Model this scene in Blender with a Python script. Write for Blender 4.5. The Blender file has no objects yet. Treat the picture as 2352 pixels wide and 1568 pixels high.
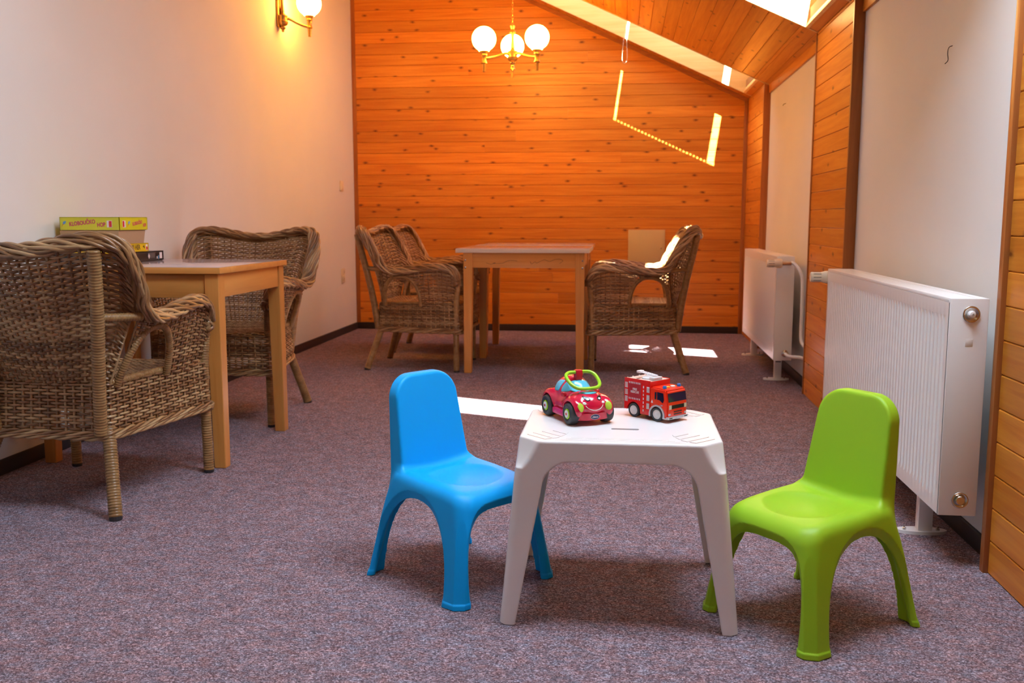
import bpy, bmesh, math, random
import numpy as np
from mathutils import Matrix, Vector

random.seed(7)
SC = bpy.context.scene
COL = SC.collection

# ------------------------------------------------------------------ camera, sky, sun, daylight, exposure
CAM = np.array([0.0, 0.0, 0.95])
FPX, YAW, PITCH = 2161.4, 0.116775, 0.129201
fwd = Vector((-math.sin(YAW) * math.cos(PITCH), math.cos(YAW) * math.cos(PITCH), -math.sin(PITCH)))
right = Vector((math.cos(YAW), math.sin(YAW), 0))
up = right.cross(fwd)
cam_data = bpy.data.cameras.new('camera')
cam = bpy.data.objects.new('camera', cam_data)
COL.objects.link(cam)
cam.matrix_world = Matrix(((right.x, up.x, -fwd.x, 0), (right.y, up.y, -fwd.y, 0), (right.z, up.z, -fwd.z, 0.95), (0, 0, 0, 1)))
cam_data.sensor_width = 36
cam_data.lens = FPX / 2352 * 36
cam_data.clip_start = 0.02
cam_data.dof.use_dof = True
cam_data.dof.focus_distance = 2.5
cam_data.dof.aperture_fstop = 6.3
SC.camera = cam

vs = SC.view_settings
vs.view_transform = 'Standard'
vs.look = 'None'
vs.gamma = 1.0
vs.use_curve_mapping = False
vs.exposure = 0.12
SC.cycles.max_bounces = 10
SC.cycles.diffuse_bounces = 6
SC.cycles.glossy_bounces = 4
SC.cycles.sample_clamp_indirect = 6.0

world = bpy.data.worlds.new('sky')
SC.world = world
world.use_nodes = True
bg = world.node_tree.nodes['Background']
bg.inputs[0].default_value = (0.62, 0.78, 1.0, 1)
bg.inputs[1].default_value = 1.9

SUN_T = 1.13      # fall per metre of travel into the room
SUN_S = 0.14      # drift to the left per metre of fall
sun_d = Vector((-SUN_S * SUN_T, 1.0, -SUN_T)).normalized()
sd = bpy.data.lights.new('sun', 'SUN')
sd.energy = 140
sd.color = (1.0, 0.93, 0.82)
sd.angle = math.radians(0.5)
sun = bpy.data.objects.new('sun', sd)
COL.objects.link(sun)
sun.rotation_euler = sun_d.to_track_quat('-Z', 'Y').to_euler()
sun.location = (2, -6, 8)

# room measures
D, XL, XR, ZK, M = 8.003, -2.304, 0.994, 1.917, 0.4633
YF = -2.6                      # wall behind the camera
NRM = Vector((M, 0, 1)).normalized()
DWN = Vector((NRM.z, 0, -NRM.x))   # down the roof slope
HB = 0.414                     # shaft height (vertical) up to the blind
def ceil(x): return ZK + M * (XR - x)
SKY_X0, SKY_X1 = -0.98, 0.93
SKY_Y = [(7.095, 7.795), (4.52, 5.22), (1.90, 2.60), (-0.70, 0.0)]
DAY = (0.62, 0.80, 1.0)
def skylight_glow(x0, x1, y0, y1, watts):
    l = bpy.data.lights.new('skylight_daylight', 'AREA')
    l.shape = 'RECTANGLE'
    L = (x1 - x0) / NRM.z
    l.size, l.size_y = L, y1 - y0
    l.energy = watts
    l.color = DAY
    o = bpy.data.objects.new('skylight_daylight', l)
    COL.objects.link(o)
    xm, ym = (x0 + x1) / 2, (y0 + y1) / 2
    z = ceil(xm) + HB - 0.03
    o.matrix_world = Matrix(((DWN.x, 0, NRM.x, xm), (0, 1, 0, ym), (DWN.z, 0, NRM.z, z), (0, 0, 0, 1)))
    return o
GLOW = [9.0, 11.0, 58.0, 14.0]      # the one over the small table has its blind half open
for (y0, y1), g, ab in zip(SKY_Y, GLOW, [((0.07, 0.80), (-0.93, -0.03)), ((0.05, 0.40), (-0.93, -0.03)), ((0.05, 0.85), (-0.62, -0.01)), ((0.05, 0.85), (-0.93, -0.03))]):
    for a, b in ab:
        skylight_glow(a, b, y0 + 0.03, y1 - 0.03, g * (b - a))

# ------------------------------------------------------------------ helpers
def tag(o, label=None, cat=None, group=None, kind=None):
    if label: o['label'] = label
    if cat: o['category'] = cat
    if group: o['group'] = group
    if kind: o['kind'] = kind
    return o

def link(name, me, mat=None, parent=None):
    o = bpy.data.objects.new(name, me)
    COL.objects.link(o)
    if mat is not None and me is not None and len(me.materials) == 0:
        me.materials.append(mat)
    if parent is not None: o.parent = parent
    return o

def empty(name, loc=(0, 0, 0), rz=0.0):
    o = bpy.data.objects.new(name, None)
    COL.objects.link(o)
    o.location = loc
    o.rotation_euler = (0, 0, rz)
    o.empty_display_size = 0.05
    return o

class MB:
    """collects shapes; build() links them as one mesh object"""
    def __init__(s): s.v, s.f, s.n = [], [], 0
    def add(s, v, f):
        v = np.asarray(v, float).reshape(-1, 3)
        s.v.append(v)
        s.f += [tuple(i + s.n for i in q) for q in f]
        s.n += len(v)
        return s
    def addq(s, v, q):
        v = np.asarray(v, float).reshape(-1, 3)
        s.v.append(v)
        s.f += (np.asarray(q) + s.n).tolist()
        s.n += len(v)
        return s
    def box(s, c, h, bevel=0.0, rot=None, seg=2):
        bm = bmesh.new()
        bmesh.ops.create_cube(bm, size=2)
        for v in bm.verts: v.co = Vector((v.co.x * h[0], v.co.y * h[1], v.co.z * h[2]))
        if bevel > 0:
            bmesh.ops.bevel(bm, geom=bm.edges[:], offset=min(bevel, min(h) * 0.95), segments=seg, profile=0.5, affect='EDGES')
        bm.verts.index_update()
        vv = np.array([v.co[:] for v in bm.verts])
        if rot is not None: vv = vv @ np.array(rot.to_3x3()).T
        s.add(vv + np.asarray(c, float), [[v.index for v in f.verts] for f in bm.faces])
        bm.free()
        return s
    def tube(s, pts, r, n=8, caps=True, closed=False):
        P = np.asarray(pts, float)
        k = len(P)
        r = np.broadcast_to(np.asarray(r, float), (k,))
        if closed: T = np.roll(P, -1, 0) - np.roll(P, 1, 0)
        else: T = np.gradient(P, axis=0)
        T = T / (np.linalg.norm(T, axis=1, keepdims=True) + 1e-12)
        ref = np.array([0, 0, 1.0]) if abs(T[0][2]) < 0.9 else np.array([1.0, 0, 0])
        N = np.zeros_like(P)
        cur = np.cross(T[0], ref); cur /= np.linalg.norm(cur)
        for i in range(k):
            cur = cur - T[i] * (cur @ T[i]); cur /= (np.linalg.norm(cur) + 1e-12); N[i] = cur
        B = np.cross(T, N)
        a = np.arange(n) * 2 * math.pi / n
        V = P[:, None] + r[:, None, None] * (np.cos(a)[None, :, None] * N[:, None] + np.sin(a)[None, :, None] * B[:, None])
        i = np.arange(k if closed else k - 1)[:, None]; j = np.arange(n)[None]
        i2, j2 = (i + 1) % k, (j + 1) % n
        q = np.stack(np.broadcast_arrays(i * n + j, i * n + j2, i2 * n + j2, i2 * n + j), -1).reshape(-1, 4)
        f = q.tolist()
        if caps and not closed:
            f.append(list(range(n - 1, -1, -1))); f.append([(k - 1) * n + t for t in range(n)])
        return s.addl(V.reshape(-1, 3), f)
    def addl(s, v, f):
        s.v.append(v); n = s.n
        s.f += [[i + n for i in q] for q in f]
        s.n += len(v)
        return s
    def lathe(s, prof, c=(0, 0, 0), n=24, rot=None):
        prof = np.asarray(prof, float); k = len(prof)
        a = np.arange(n) * 2 * math.pi / n
        V = np.stack([prof[:, 0][:, None] * np.cos(a), prof[:, 0][:, None] * np.sin(a), np.repeat(prof[:, 1][:, None], n, 1)], -1).reshape(-1, 3)
        f = []
        for i in range(k - 1):
            for j in range(n):
                f.append([i * n + j, i * n + (j + 1) % n, (i + 1) * n + (j + 1) % n, (i + 1) * n + j])
        if prof[0][0] > 1e-6: f.append(list(range(n - 1, -1, -1)))
        if prof[-1][0] > 1e-6: f.append([(k - 1) * n + j for j in range(n)])
        if rot is not None: V = V @ np.array(rot.to_3x3()).T
        return s.addl(V + np.asarray(c, float), f)
    def prism(s, poly, x0, x1, axis=0):
        """2-D outline extruded along an axis (axis 0: outline is y,z; 1: x,z; 2: x,y)"""
        p = np.asarray(poly, float); k = len(p)
        def put(t):
            if axis == 0: return np.stack([np.full(k, t), p[:, 0], p[:, 1]], 1)
            if axis == 1: return np.stack([p[:, 0], np.full(k, t), p[:, 1]], 1)
            return np.stack([p[:, 0], p[:, 1], np.full(k, t)], 1)
        V = np.concatenate([put(x0), put(x1)])
        f = [list(range(k - 1, -1, -1)), list(range(k, 2 * k))] + [[i, (i + 1) % k, k + (i + 1) % k, k + i] for i in range(k)]
        return s.addl(V, f)
    def mesh(s, name, smooth=False, fix=True):
        me = bpy.data.meshes.new(name)
        me.from_pydata(np.concatenate(s.v).tolist(), [], s.f)
        if fix:
            bm = bmesh.new(); bm.from_mesh(me)
            bmesh.ops.recalc_face_normals(bm, faces=bm.faces[:]); bm.to_mesh(me); bm.free()
        if smooth: me.polygons.foreach_set('use_smooth', [True] * len(me.polygons))
        me.update()
        return me
    def build(s, name, mat, parent=None, smooth=False, auto=None):
        me = s.mesh(name, smooth or auto is not None)
        if auto is not None: sharpen(me, auto)
        return link(name, me, mat, parent)

def sharpen(me, deg):
    bm = bmesh.new(); bm.from_mesh(me)
    lim = math.radians(deg)
    for e in bm.edges:
        if len(e.link_faces) != 2 or e.calc_face_angle(0) > lim: e.smooth = False
    bm.to_mesh(me); bm.free()

def box(name, lo, hi, mat, parent=None, bevel=0.0, seg=2):
    lo, hi = np.asarray(lo, float), np.asarray(hi, float)
    return MB().box((lo + hi) / 2, (hi - lo) / 2, bevel, seg=seg).build(name, mat, parent, auto=35 if bevel > 0 else None)

def spline(pts, n, closed=False):
    P = np.asarray(pts, float); k = len(P)
    if closed: Q = np.concatenate([P[-1:], P, P[:2]]); segs = k
    else: Q = np.concatenate([[2 * P[0] - P[1]], P, [2 * P[-1] - P[-2]]]); segs = k - 1
    t = np.linspace(0, segs, n, endpoint=not closed)
    i = np.minimum(t.astype(int), segs - 1); u = (t - i)[:, None]
    a, b, c, d = Q[i], Q[i + 1], Q[i + 2], Q[i + 3]
    out = 0.5 * ((2 * b) + (-a + c) * u + (2 * a - 5 * b + 4 * c - d) * u ** 2 + (-a + 3 * b - 3 * c + d) * u ** 3)
    # even spacing
    m = np.concatenate([out, out[:1]]) if closed else out
    L = np.concatenate([[0], np.cumsum(np.linalg.norm(np.diff(m, axis=0), axis=1))])
    tt = np.linspace(0, L[-1], n, endpoint=not closed)
    return np.stack([np.interp(tt, L, m[:, c]) for c in range(P.shape[1])], 1)

def text_part(name, s, size, mat, parent, mtx, ex=0.0002, shear=0.0, wide=1.0):
    cu = bpy.data.curves.new(name, 'FONT')
    cu.body = s; cu.size = size; cu.align_x = 'CENTER'; cu.align_y = 'CENTER'; cu.extrude = ex; cu.shear = shear
    cu.offset = size * 0.03
    cu.resolution_u = 3
    o = bpy.data.objects.new(name, cu)
    me = bpy.data.meshes.new_from_object(o)
    bpy.data.objects.remove(o); bpy.data.curves.remove(cu)
    r = link(name, me, mat, parent)
    r.matrix_local = mtx @ Matrix.Diagonal((wide, 1, 1, 1))
    return r

def frame_m(o, xd, yd):
    xd, yd = Vector(xd).normalized(), Vector(yd).normalized()
    zd = xd.cross(yd)
    return Matrix(((xd.x, yd.x, zd.x, o[0]), (xd.y, yd.y, zd.y, o[1]), (xd.z, yd.z, zd.z, o[2]), (0, 0, 0, 1)))

def copy_tree(o, parent=None):
    c = o.copy(); COL.objects.link(c); c.parent = parent
    for ch in list(o.children): copy_tree(ch, c)
    return c

# --- signed distance surfaces (moulded plastic)
def sdf_grid(f, lo, hi, h):
    lo, hi = np.asarray(lo, float), np.asarray(hi, float)
    n = np.ceil((hi - lo) / h).astype(int) + 1
    ax = [lo[i] + h * np.arange(n[i]) for i in range(3)]
    X, Y, Z = np.meshgrid(*ax, indexing='ij')
    F = f(X, Y, Z)
    ins = F < 0
    off = [(a, b, c) for a in (0, 1) for b in (0, 1) for c in (0, 1)]
    sl = lambda A, o: A[o[0]:A.shape[0] - 1 + o[0], o[1]:A.shape[1] - 1 + o[1], o[2]:A.shape[2] - 1 + o[2]]
    cnt = sum(sl(ins, o).astype(np.int8) for o in off)
    cell = np.argwhere((cnt > 0) & (cnt < 8))
    val = {o: F[cell[:, 0] + o[0], cell[:, 1] + o[1], cell[:, 2] + o[2]] for o in off}
    acc = np.zeros((len(cell), 3)); num = np.zeros(len(cell))
    for a in off:
        for k in range(3):
            if a[k] == 0:
                b = tuple(1 if i == k else a[i] for i in range(3))
                fa, fb = val[a], val[b]
                x = (fa < 0) != (fb < 0)
                t = np.where(x, fa / np.where(fa == fb, 1, fa - fb), 0)
                p = np.repeat(np.array(a, float)[None], len(cell), 0); p[:, k] += t
                acc[x] += p[x]; num[x] += 1
    V = lo + h * (cell + acc / num[:, None])
    idx = -np.ones(n - 1, int); idx[tuple(cell.T)] = np.arange(len(cell))
    quads = []
    for k in range(3):
        o1 = [0, 0, 0]; o1[k] = 1
        A = ins[:n[0] - o1[0], :n[1] - o1[1], :n[2] - o1[2]]
        Bm = ins[o1[0]:, o1[1]:, o1[2]:]
        e = np.argwhere(A != Bm)
        u, w = [(1, 2), (2, 0), (0, 1)][k]
        e = e[(e[:, u] > 0) & (e[:, w] > 0) & (e[:, u] < n[u] - 1) & (e[:, w] < n[w] - 1)]
        def cidx(du, dw):
            c = e.copy(); c[:, u] -= du; c[:, w] -= dw
            return idx[c[:, 0], c[:, 1], c[:, 2]]
        q = np.stack([cidx(1, 1), cidx(0, 1), cidx(0, 0), cidx(1, 0)], 1)
        flip = ~ins[e[:, 0], e[:, 1], e[:, 2]]
        q[flip] = q[flip][:, ::-1]
        quads.append(q)
    Q = np.concatenate(quads)
    Q = Q[(Q >= 0).all(1)]
    eps = h * 0.35
    def grad(P):
        g = np.stack([f(P[:, 0] + eps, P[:, 1], P[:, 2]) - f(P[:, 0] - eps, P[:, 1], P[:, 2]),
                      f(P[:, 0], P[:, 1] + eps, P[:, 2]) - f(P[:, 0], P[:, 1] - eps, P[:, 2]),
                      f(P[:, 0], P[:, 1], P[:, 2] + eps) - f(P[:, 0], P[:, 1], P[:, 2] - eps)], 1)
        return g / (np.linalg.norm(g, axis=1, keepdims=True) + 1e-9)
    N = grad(V)
    return V, Q, N

def sdf_part(name, V, Q, N, sel, mat, parent):
    q = Q[sel]
    used, inv = np.unique(q, return_inverse=True)
    me = bpy.data.meshes.new(name)
    me.from_pydata(V[used].tolist(), [], inv.reshape(-1, 4).tolist())
    me.polygons.foreach_set('use_smooth', [True] * len(me.polygons))
    me.normals_split_custom_set_from_vertices(N[used].tolist())
    me.update()
    return link(name, me, mat, parent)

def smax(a, b, k): h = np.clip(0.5 - 0.5 * (b - a) / k, 0, 1); return b + (a - b) * h + k * h * (1 - h)
def smin(a, b, k): return -smax(-a, -b, k)
def rbox2(x, y, hx, hy, r):
    qx, qy = np.abs(x) - hx + r, np.abs(y) - hy + r
    return np.hypot(np.maximum(qx, 0), np.maximum(qy, 0)) + np.minimum(np.maximum(qx, qy), 0) - r
def ell(x, y, z, c, r):
    a, b, d = (x - c[0]) / r[0], (y - c[1]) / r[1], (z - c[2]) / r[2]
    k0 = np.sqrt(a * a + b * b + d * d) + 1e-9
    k1 = np.sqrt((a / r[0]) ** 2 + (b / r[1]) ** 2 + (d / r[2]) ** 2) + 1e-9
    return k0 * (k0 - 1) / k1

# ------------------------------------------------------------------ materials
def new_mat(name):
    m = bpy.data.materials.new(name); m.use_nodes = True
    nt = m.node_tree
    b = nt.nodes['Principled BSDF']
    return m, nt, b
def plain(name, col, rough=0.5, metal=0.0, spec=0.5, coat=0.0, bump=0.0, bscale=300.0, var=0.0, emit=None, sub=0.0):
    m, nt, b = new_mat(name)
    b.inputs['Base Color'].default_value = (*col, 1)
    b.inputs['Roughness'].default_value = rough
    b.inputs['Metallic'].default_value = metal
    b.inputs['Specular IOR Level'].default_value = spec
    b.inputs['Coat Weight'].default_value = coat
    b.inputs['Coat Roughness'].default_value = 0.08
    if emit:
        b.inputs['Emission Color'].default_value = (*emit[:3], 1)
        b.inputs['Emission Strength'].default_value = emit[3]
    tc = nt.nodes.new('ShaderNodeTexCoord')
    n = nt.nodes.new('ShaderNodeTexNoise')
    n.inputs['Scale'].default_value = bscale; n.inputs['Detail'].default_value = 3
    nt.links.new(tc.outputs['Object'], n.inputs['Vector'])
    if bump > 0:
        bp = nt.nodes.new('ShaderNodeBump'); bp.inputs['Strength'].default_value = bump; bp.inputs['Distance'].default_value = 0.001
        nt.links.new(n.outputs['Fac'], bp.inputs['Height']); nt.links.new(bp.outputs['Normal'], b.inputs['Normal'])
    if var > 0:
        n2 = nt.nodes.new('ShaderNodeTexNoise'); n2.inputs['Scale'].default_value = 2.5; n2.inputs['Detail'].default_value = 4
        nt.links.new(tc.outputs['Object'], n2.inputs['Vector'])
        r = nt.nodes.new('ShaderNodeValToRGB')
        r.color_ramp.elements[0].position = 0.3; r.color_ramp.elements[1].position = 0.7
        r.color_ramp.elements[0].color = (*[c * (1 - var) for c in col], 1); r.color_ramp.elements[1].color = (*[min(1, c * (1 + var * 0.5)) for c in col], 1)
        nt.links.new(n2.outputs['Fac'], r.inputs['Fac']); nt.links.new(r.outputs['Color'], b.inputs['Base Color'])
    return m

def pine(name, light, dark, knot, rough=0.38, knots=True, grain=1.0, spec=0.4, kscale=(3.4, 7.5)):
    m, nt, b = new_mat(name)
    N, L = nt.nodes, nt.links
    tc = N.new('ShaderNodeTexCoord'); oi = N.new('ShaderNodeObjectInfo')
    mul = N.new('ShaderNodeVectorMath'); mul.operation = 'MULTIPLY'; mul.inputs[1].default_value = (37.0, 11.0, 23.0)
    cmb = N.new('ShaderNodeCombineXYZ')
    for i in range(3): L.new(oi.outputs['Random'], cmb.inputs[i])
    L.new(cmb.outputs[0], mul.inputs[0])
    add = N.new('ShaderNodeVectorMath'); add.operation = 'ADD'
    L.new(tc.outputs['Object'], add.inputs[0]); L.new(mul.outputs[0], add.inputs[1])
    g = N.new('ShaderNodeMapping'); g.inputs['Scale'].default_value = (1.3, 18, 26)
    L.new(add.outputs[0], g.inputs[0])
    n1 = N.new('ShaderNodeTexNoise'); n1.inputs['Scale'].default_value = 1.6 * grain; n1.inputs['Detail'].default_value = 5; n1.inputs['Roughness'].default_value = 0.6; n1.inputs['Distortion'].default_value = 0.6
    L.new(g.outputs[0], n1.inputs['Vector'])
    r1 = N.new('ShaderNodeValToRGB'); r1.color_ramp.elements[0].position = 0.36; r1.color_ramp.elements[1].position = 0.66
    r1.color_ramp.elements[0].color = (*light, 1); r1.color_ramp.elements[1].color = (*dark, 1)
    L.new(n1.outputs['Fac'], r1.inputs['Fac'])
    hs = N.new('ShaderNodeHueSaturation')
    mr = N.new('ShaderNodeMapRange'); mr.inputs['To Min'].default_value = 0.84; mr.inputs['To Max'].default_value = 1.12
    L.new(oi.outputs['Random'], mr.inputs['Value']); L.new(mr.outputs[0], hs.inputs['Value'])
    L.new(r1.outputs['Color'], hs.inputs['Color'])
    out = hs.outputs['Color']
    if knots:
        sx = N.new('ShaderNodeSeparateXYZ'); L.new(add.outputs[0], sx.inputs[0])
        cx = N.new('ShaderNodeCombineXYZ'); L.new(sx.outputs[0], cx.inputs[0]); L.new(sx.outputs[2], cx.inputs[1])
        k = N.new('ShaderNodeMapping'); k.inputs['Scale'].default_value = (kscale[0], kscale[1], 1)
        L.new(cx.outputs[0], k.inputs[0])
        dn = N.new('ShaderNodeTexNoise'); dn.inputs['Scale'].default_value = 6.0
        L.new(k.outputs[0], dn.inputs['Vector'])
        mx = N.new('ShaderNodeMix'); mx.data_type = 'RGBA'; mx.blend_type = 'LINEAR_LIGHT'; mx.inputs['Factor'].default_value = 0.05
        L.new(k.outputs[0], mx.inputs['A']); L.new(dn.outputs['Color'], mx.inputs['B'])
        vo = N.new('ShaderNodeTexVoronoi'); vo.voronoi_dimensions = '2D'; vo.inputs['Scale'].default_value = 1.0; vo.inputs['Randomness'].default_value = 1.0
        L.new(mx.outputs['Result'], vo.inputs['Vector'])
        rk = N.new('ShaderNodeValToRGB')
        e = rk.color_ramp.elements
        e[0].position = 0.03; e[0].color = (0.9, 0.9, 0.9, 1); e[1].position = 0.13; e[1].color = (0, 0, 0, 1)
        m1 = e.new(0.06); m1.color = (0.5, 0.5, 0.5, 1)
        L.new(vo.outputs['Distance'], rk.inputs['Fac'])
        # only some cells carry a knot
        sep = N.new('ShaderNodeSeparateColor'); L.new(vo.outputs['Color'], sep.inputs[0])
        gt = N.new('ShaderNodeMath'); gt.operation = 'GREATER_THAN'; gt.inputs[1].default_value = 0.45
        L.new(sep.outputs[0], gt.inputs[0])
        mm = N.new('ShaderNodeMath'); mm.operation = 'MULTIPLY'; L.new(rk.outputs['Color'], mm.inputs[0]); L.new(gt.outputs[0], mm.inputs[1])
        mk = N.new('ShaderNodeMix'); mk.data_type = 'RGBA'
        L.new(mm.outputs[0], mk.inputs['Factor']); L.new(out, mk.inputs['A']); mk.inputs['B'].default_value = (*knot, 1)
        out = mk.outputs['Result']
    L.new(out, b.inputs['Base Color'])
    b.inputs['Roughness'].default_value = rough
    b.inputs['Specular IOR Level'].default_value = spec
    bp = N.new('ShaderNodeBump'); bp.inputs['Strength'].default_value = 0.12; bp.inputs['Distance'].default_value = 0.001
    L.new(n1.outputs['Fac'], bp.inputs['Height']); L.new(bp.outputs['Normal'], b.inputs['Normal'])
    return m

PINE = pine('pine_boards', (0.66, 0.250, 0.028), (0.53, 0.160, 0.012), (0.11, 0.022, 0.004), kscale=(4.4, 9.0))
PINE_TRIM = pine('pine_trim', (0.40, 0.14, 0.035), (0.30, 0.09, 0.02), (0.10, 0.03, 0.01), knots=False)
JAMB = pine('pale_pine_lining', (0.76, 0.52, 0.22), (0.66, 0.42, 0.15), (0.2, 0.07, 0.02), knots=False)
BEECH = pine('beech_wood', (0.60, 0.265, 0.066), (0.52, 0.205, 0.045), (0.3, 0.12, 0.04), rough=0.35, knots=False, grain=0.7)
PLASTER = plain('painted_plaster', (0.715, 0.715, 0.70), 0.75, bump=0.10, bscale=60, var=0.03, spec=0.3)
SKIRT = plain('dark_skirting', (0.022, 0.016, 0.018), 0.6, bump=0.2)
BACKING = plain('backing', (0.25, 0.11, 0.04), 0.8)

def carpet():
    m, nt, b = new_mat('speckled_carpet')
    N, L = nt.nodes, nt.links
    tc = N.new('ShaderNodeTexCoord')
    v1 = N.new('ShaderNodeTexVoronoi'); v1.inputs['Scale'].default_value = 330
    L.new(tc.outputs['Object'], v1.inputs['Vector'])
    sp = N.new('ShaderNodeSeparateColor'); L.new(v1.outputs['Color'], sp.inputs[0])
    r = N.new('ShaderNodeValToRGB'); r.color_ramp.interpolation = 'LINEAR'
    e = r.color_ramp.elements
    e[0].position = 0.0; e[0].color = (0.085, 0.062, 0.068, 1)
    e[1].position = 1.0; e[1].color = (0.44, 0.385, 0.41, 1)
    for p, c in ((0.25, (0.14, 0.105, 0.115)), (0.45, (0.215, 0.155, 0.165)), (0.6, (0.20, 0.18, 0.20)), (0.8, (0.29, 0.235, 0.245))):
        x = e.new(p); x.color = (*c, 1)
    L.new(sp.outputs[0], r.inputs['Fac'])
    n = N.new('ShaderNodeTexNoise'); n.inputs['Scale'].default_value = 165; n.inputs['Detail'].default_value = 3
    mp = N.new('ShaderNodeMapping'); mp.inputs['Scale'].default_value = (0.55, 1, 1)
    L.new(tc.outputs['Object'], mp.inputs[0]); L.new(mp.outputs[0], n.inputs['Vector'])
    mr = N.new('ShaderNodeMapRange'); mr.inputs['From Min'].default_value = 0.3; mr.inputs['From Max'].default_value = 0.7; mr.inputs['To Min'].default_value = 0.6; mr.inputs['To Max'].default_value = 1.35
    L.new(n.outputs['Fac'], mr.inputs['Value'])
    mx = N.new('ShaderNodeMix'); mx.data_type = 'RGBA'; mx.blend_type = 'MULTIPLY'; mx.inputs['Factor'].default_value = 1
    L.new(r.outputs['Color'], mx.inputs['A']); L.new(mr.outputs[0], mx.inputs['B'])
    n2 = N.new('ShaderNodeTexNoise'); n2.inputs['Scale'].default_value = 17; n2.inputs['Detail'].default_value = 5
    L.new(tc.outputs['Object'], n2.inputs['Vector'])
    mr2 = N.new('ShaderNodeMapRange'); mr2.inputs['From Min'].default_value = 0.3; mr2.inputs['From Max'].default_value = 0.7; mr2.inputs['To Min'].default_value = 0.86; mr2.inputs['To Max'].default_value = 1.20
    L.new(n2.outputs['Fac'], mr2.inputs['Value'])
    mx2 = N.new('ShaderNodeMix'); mx2.data_type = 'RGBA'; mx2.blend_type = 'MULTIPLY'; mx2.inputs['Factor'].default_value = 1
    L.new(mx.outputs['Result'], mx2.inputs['A']); L.new(mr2.outputs[0], mx2.inputs['B'])
    n3 = N.new('ShaderNodeTexNoise'); n3.inputs['Scale'].default_value = 48; n3.inputs['Detail'].default_value = 3
    L.new(mp.outputs[0], n3.inputs['Vector'])
    r3 = N.new('ShaderNodeValToRGB'); q = r3.color_ramp.elements
    q[0].position = 0.36; q[0].color = (1.12, 0.86, 0.86, 1); q[1].position = 0.64; q[1].color = (0.92, 0.98, 1.12, 1)
    L.new(n3.outputs['Fac'], r3.inputs['Fac'])
    mx3 = N.new('ShaderNodeMix'); mx3.data_type = 'RGBA'; mx3.blend_type = 'MULTIPLY'; mx3.inputs['Factor'].default_value = 1
    L.new(mx2.outputs['Result'], mx3.inputs['A']); L.new(r3.outputs['Color'], mx3.inputs['B'])
    L.new(mx3.outputs['Result'], b.inputs['Base Color'])
    b.inputs['Roughness'].default_value = 0.95; b.inputs['Specular IOR Level'].default_value = 0.1
    bp = N.new('ShaderNodeBump'); bp.inputs['Strength'].default_value = 0.6; bp.inputs['Distance'].default_value = 0.003
    L.new(v1.outputs['Distance'], bp.inputs['Height']); L.new(bp.outputs['Normal'], b.inputs['Normal'])
    return m
CARPET = carpet()

def wicker():
    m, nt, b = new_mat('wicker_cane')
    N, L = nt.nodes, nt.links
    ge = N.new('ShaderNodeNewGeometry'); tc = N.new('ShaderNodeTexCoord')
    n = N.new('ShaderNodeTexNoise'); n.inputs['Scale'].default_value = 14; n.inputs['Detail'].default_value = 4
    L.new(tc.outputs['Object'], n.inputs['Vector'])
    ad = N.new('ShaderNodeMath'); ad.operation = 'MULTIPLY_ADD'; ad.inputs[1].default_value = 0.55
    L.new(ge.outputs['Random Per Island'], ad.inputs[0])
    sc = N.new('ShaderNodeMath'); sc.operation = 'MULTIPLY'; sc.inputs[1].default_value = 0.6; L.new(n.outputs['Fac'], sc.inputs[0])
    L.new(sc.outputs[0], ad.inputs[2])
    r = N.new('ShaderNodeValToRGB'); e = r.color_ramp.elements
    e[0].position = 0.15; e[0].color = (0.095, 0.036, 0.011, 1)
    e[1].position = 0.95; e[1].color = (0.47, 0.30, 0.145, 1)
    x = e.new(0.5); x.color = (0.245, 0.115, 0.042, 1)
    L.new(ad.outputs[0], r.inputs['Fac']); L.new(r.outputs['Color'], b.inputs['Base Color'])
    b.inputs['Roughness'].default_value = 0.33; b.inputs['Specular IOR Level'].default_value = 0.55
    return m
WICKER = wicker()
WRAP = pine('wrapped_cane', (0.35, 0.195, 0.075), (0.23, 0.112, 0.038), (0.2, 0.1, 0.04), knots=False, rough=0.34)
BLUE = plain('blue_plastic', (0.0, 0.36, 0.84), 0.45, spec=0.25, bump=0.05, bscale=900, var=0.02)
GREEN = plain('green_plastic', (0.30, 0.54, 0.018), 0.45, spec=0.3, bump=0.05, bscale=900, var=0.02)
WHITE_PL = plain('white_plastic', (0.78, 0.745, 0.73), 0.22, spec=0.5, var=0.01)
RAD = plain('white_enamel', (0.80, 0.78, 0.77), 0.28, var=0.01)
IVORY = plain('ivory_plastic', (0.74, 0.66, 0.52), 0.35, var=0.02)
CHROME = plain('nickel', (0.62, 0.58, 0.52), 0.22, metal=1.0)
BRASS = plain('aged_brass', (0.62, 0.36, 0.10), 0.33, metal=0.85, var=0.1)
DARKGAP = plain('dark_slot', (0.03, 0.025, 0.025), 0.7)
LAMINATE = plain('grey_laminate', (0.42, 0.37, 0.39), 0.12, spec=0.6, var=0.04)
EDGE_WHITE = plain('pale_edging', (0.62, 0.50, 0.40), 0.45, var=0.03)
GLOBE = plain('opal_glass_lit', (0.9, 0.88, 0.84), 0.3, emit=(1.0, 0.44, 0.06, 72.0))
CREAM = plain('cream_enamel', (0.55, 0.40, 0.18), 0.5, var=0.03)
BLIND = plain('pleated_blind_cloth', (0.72, 0.66, 0.55), 0.9, var=0.02)
m, nt, b_ = new_mat('skylight_glass')
tr = nt.nodes.new('ShaderNodeBsdfTransparent'); gl = nt.nodes.new('ShaderNodeBsdfGlossy'); gl.inputs['Roughness'].default_value = 0.02
ms = nt.nodes.new('ShaderNodeMixShader'); ms.inputs[0].default_value = 0.06
nt.links.new(tr.outputs[0], ms.inputs[1]); nt.links.new(gl.outputs[0], ms.inputs[2]); nt.links.new(ms.outputs[0], nt.nodes['Material Output'].inputs['Surface'])
PANE = m

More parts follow.
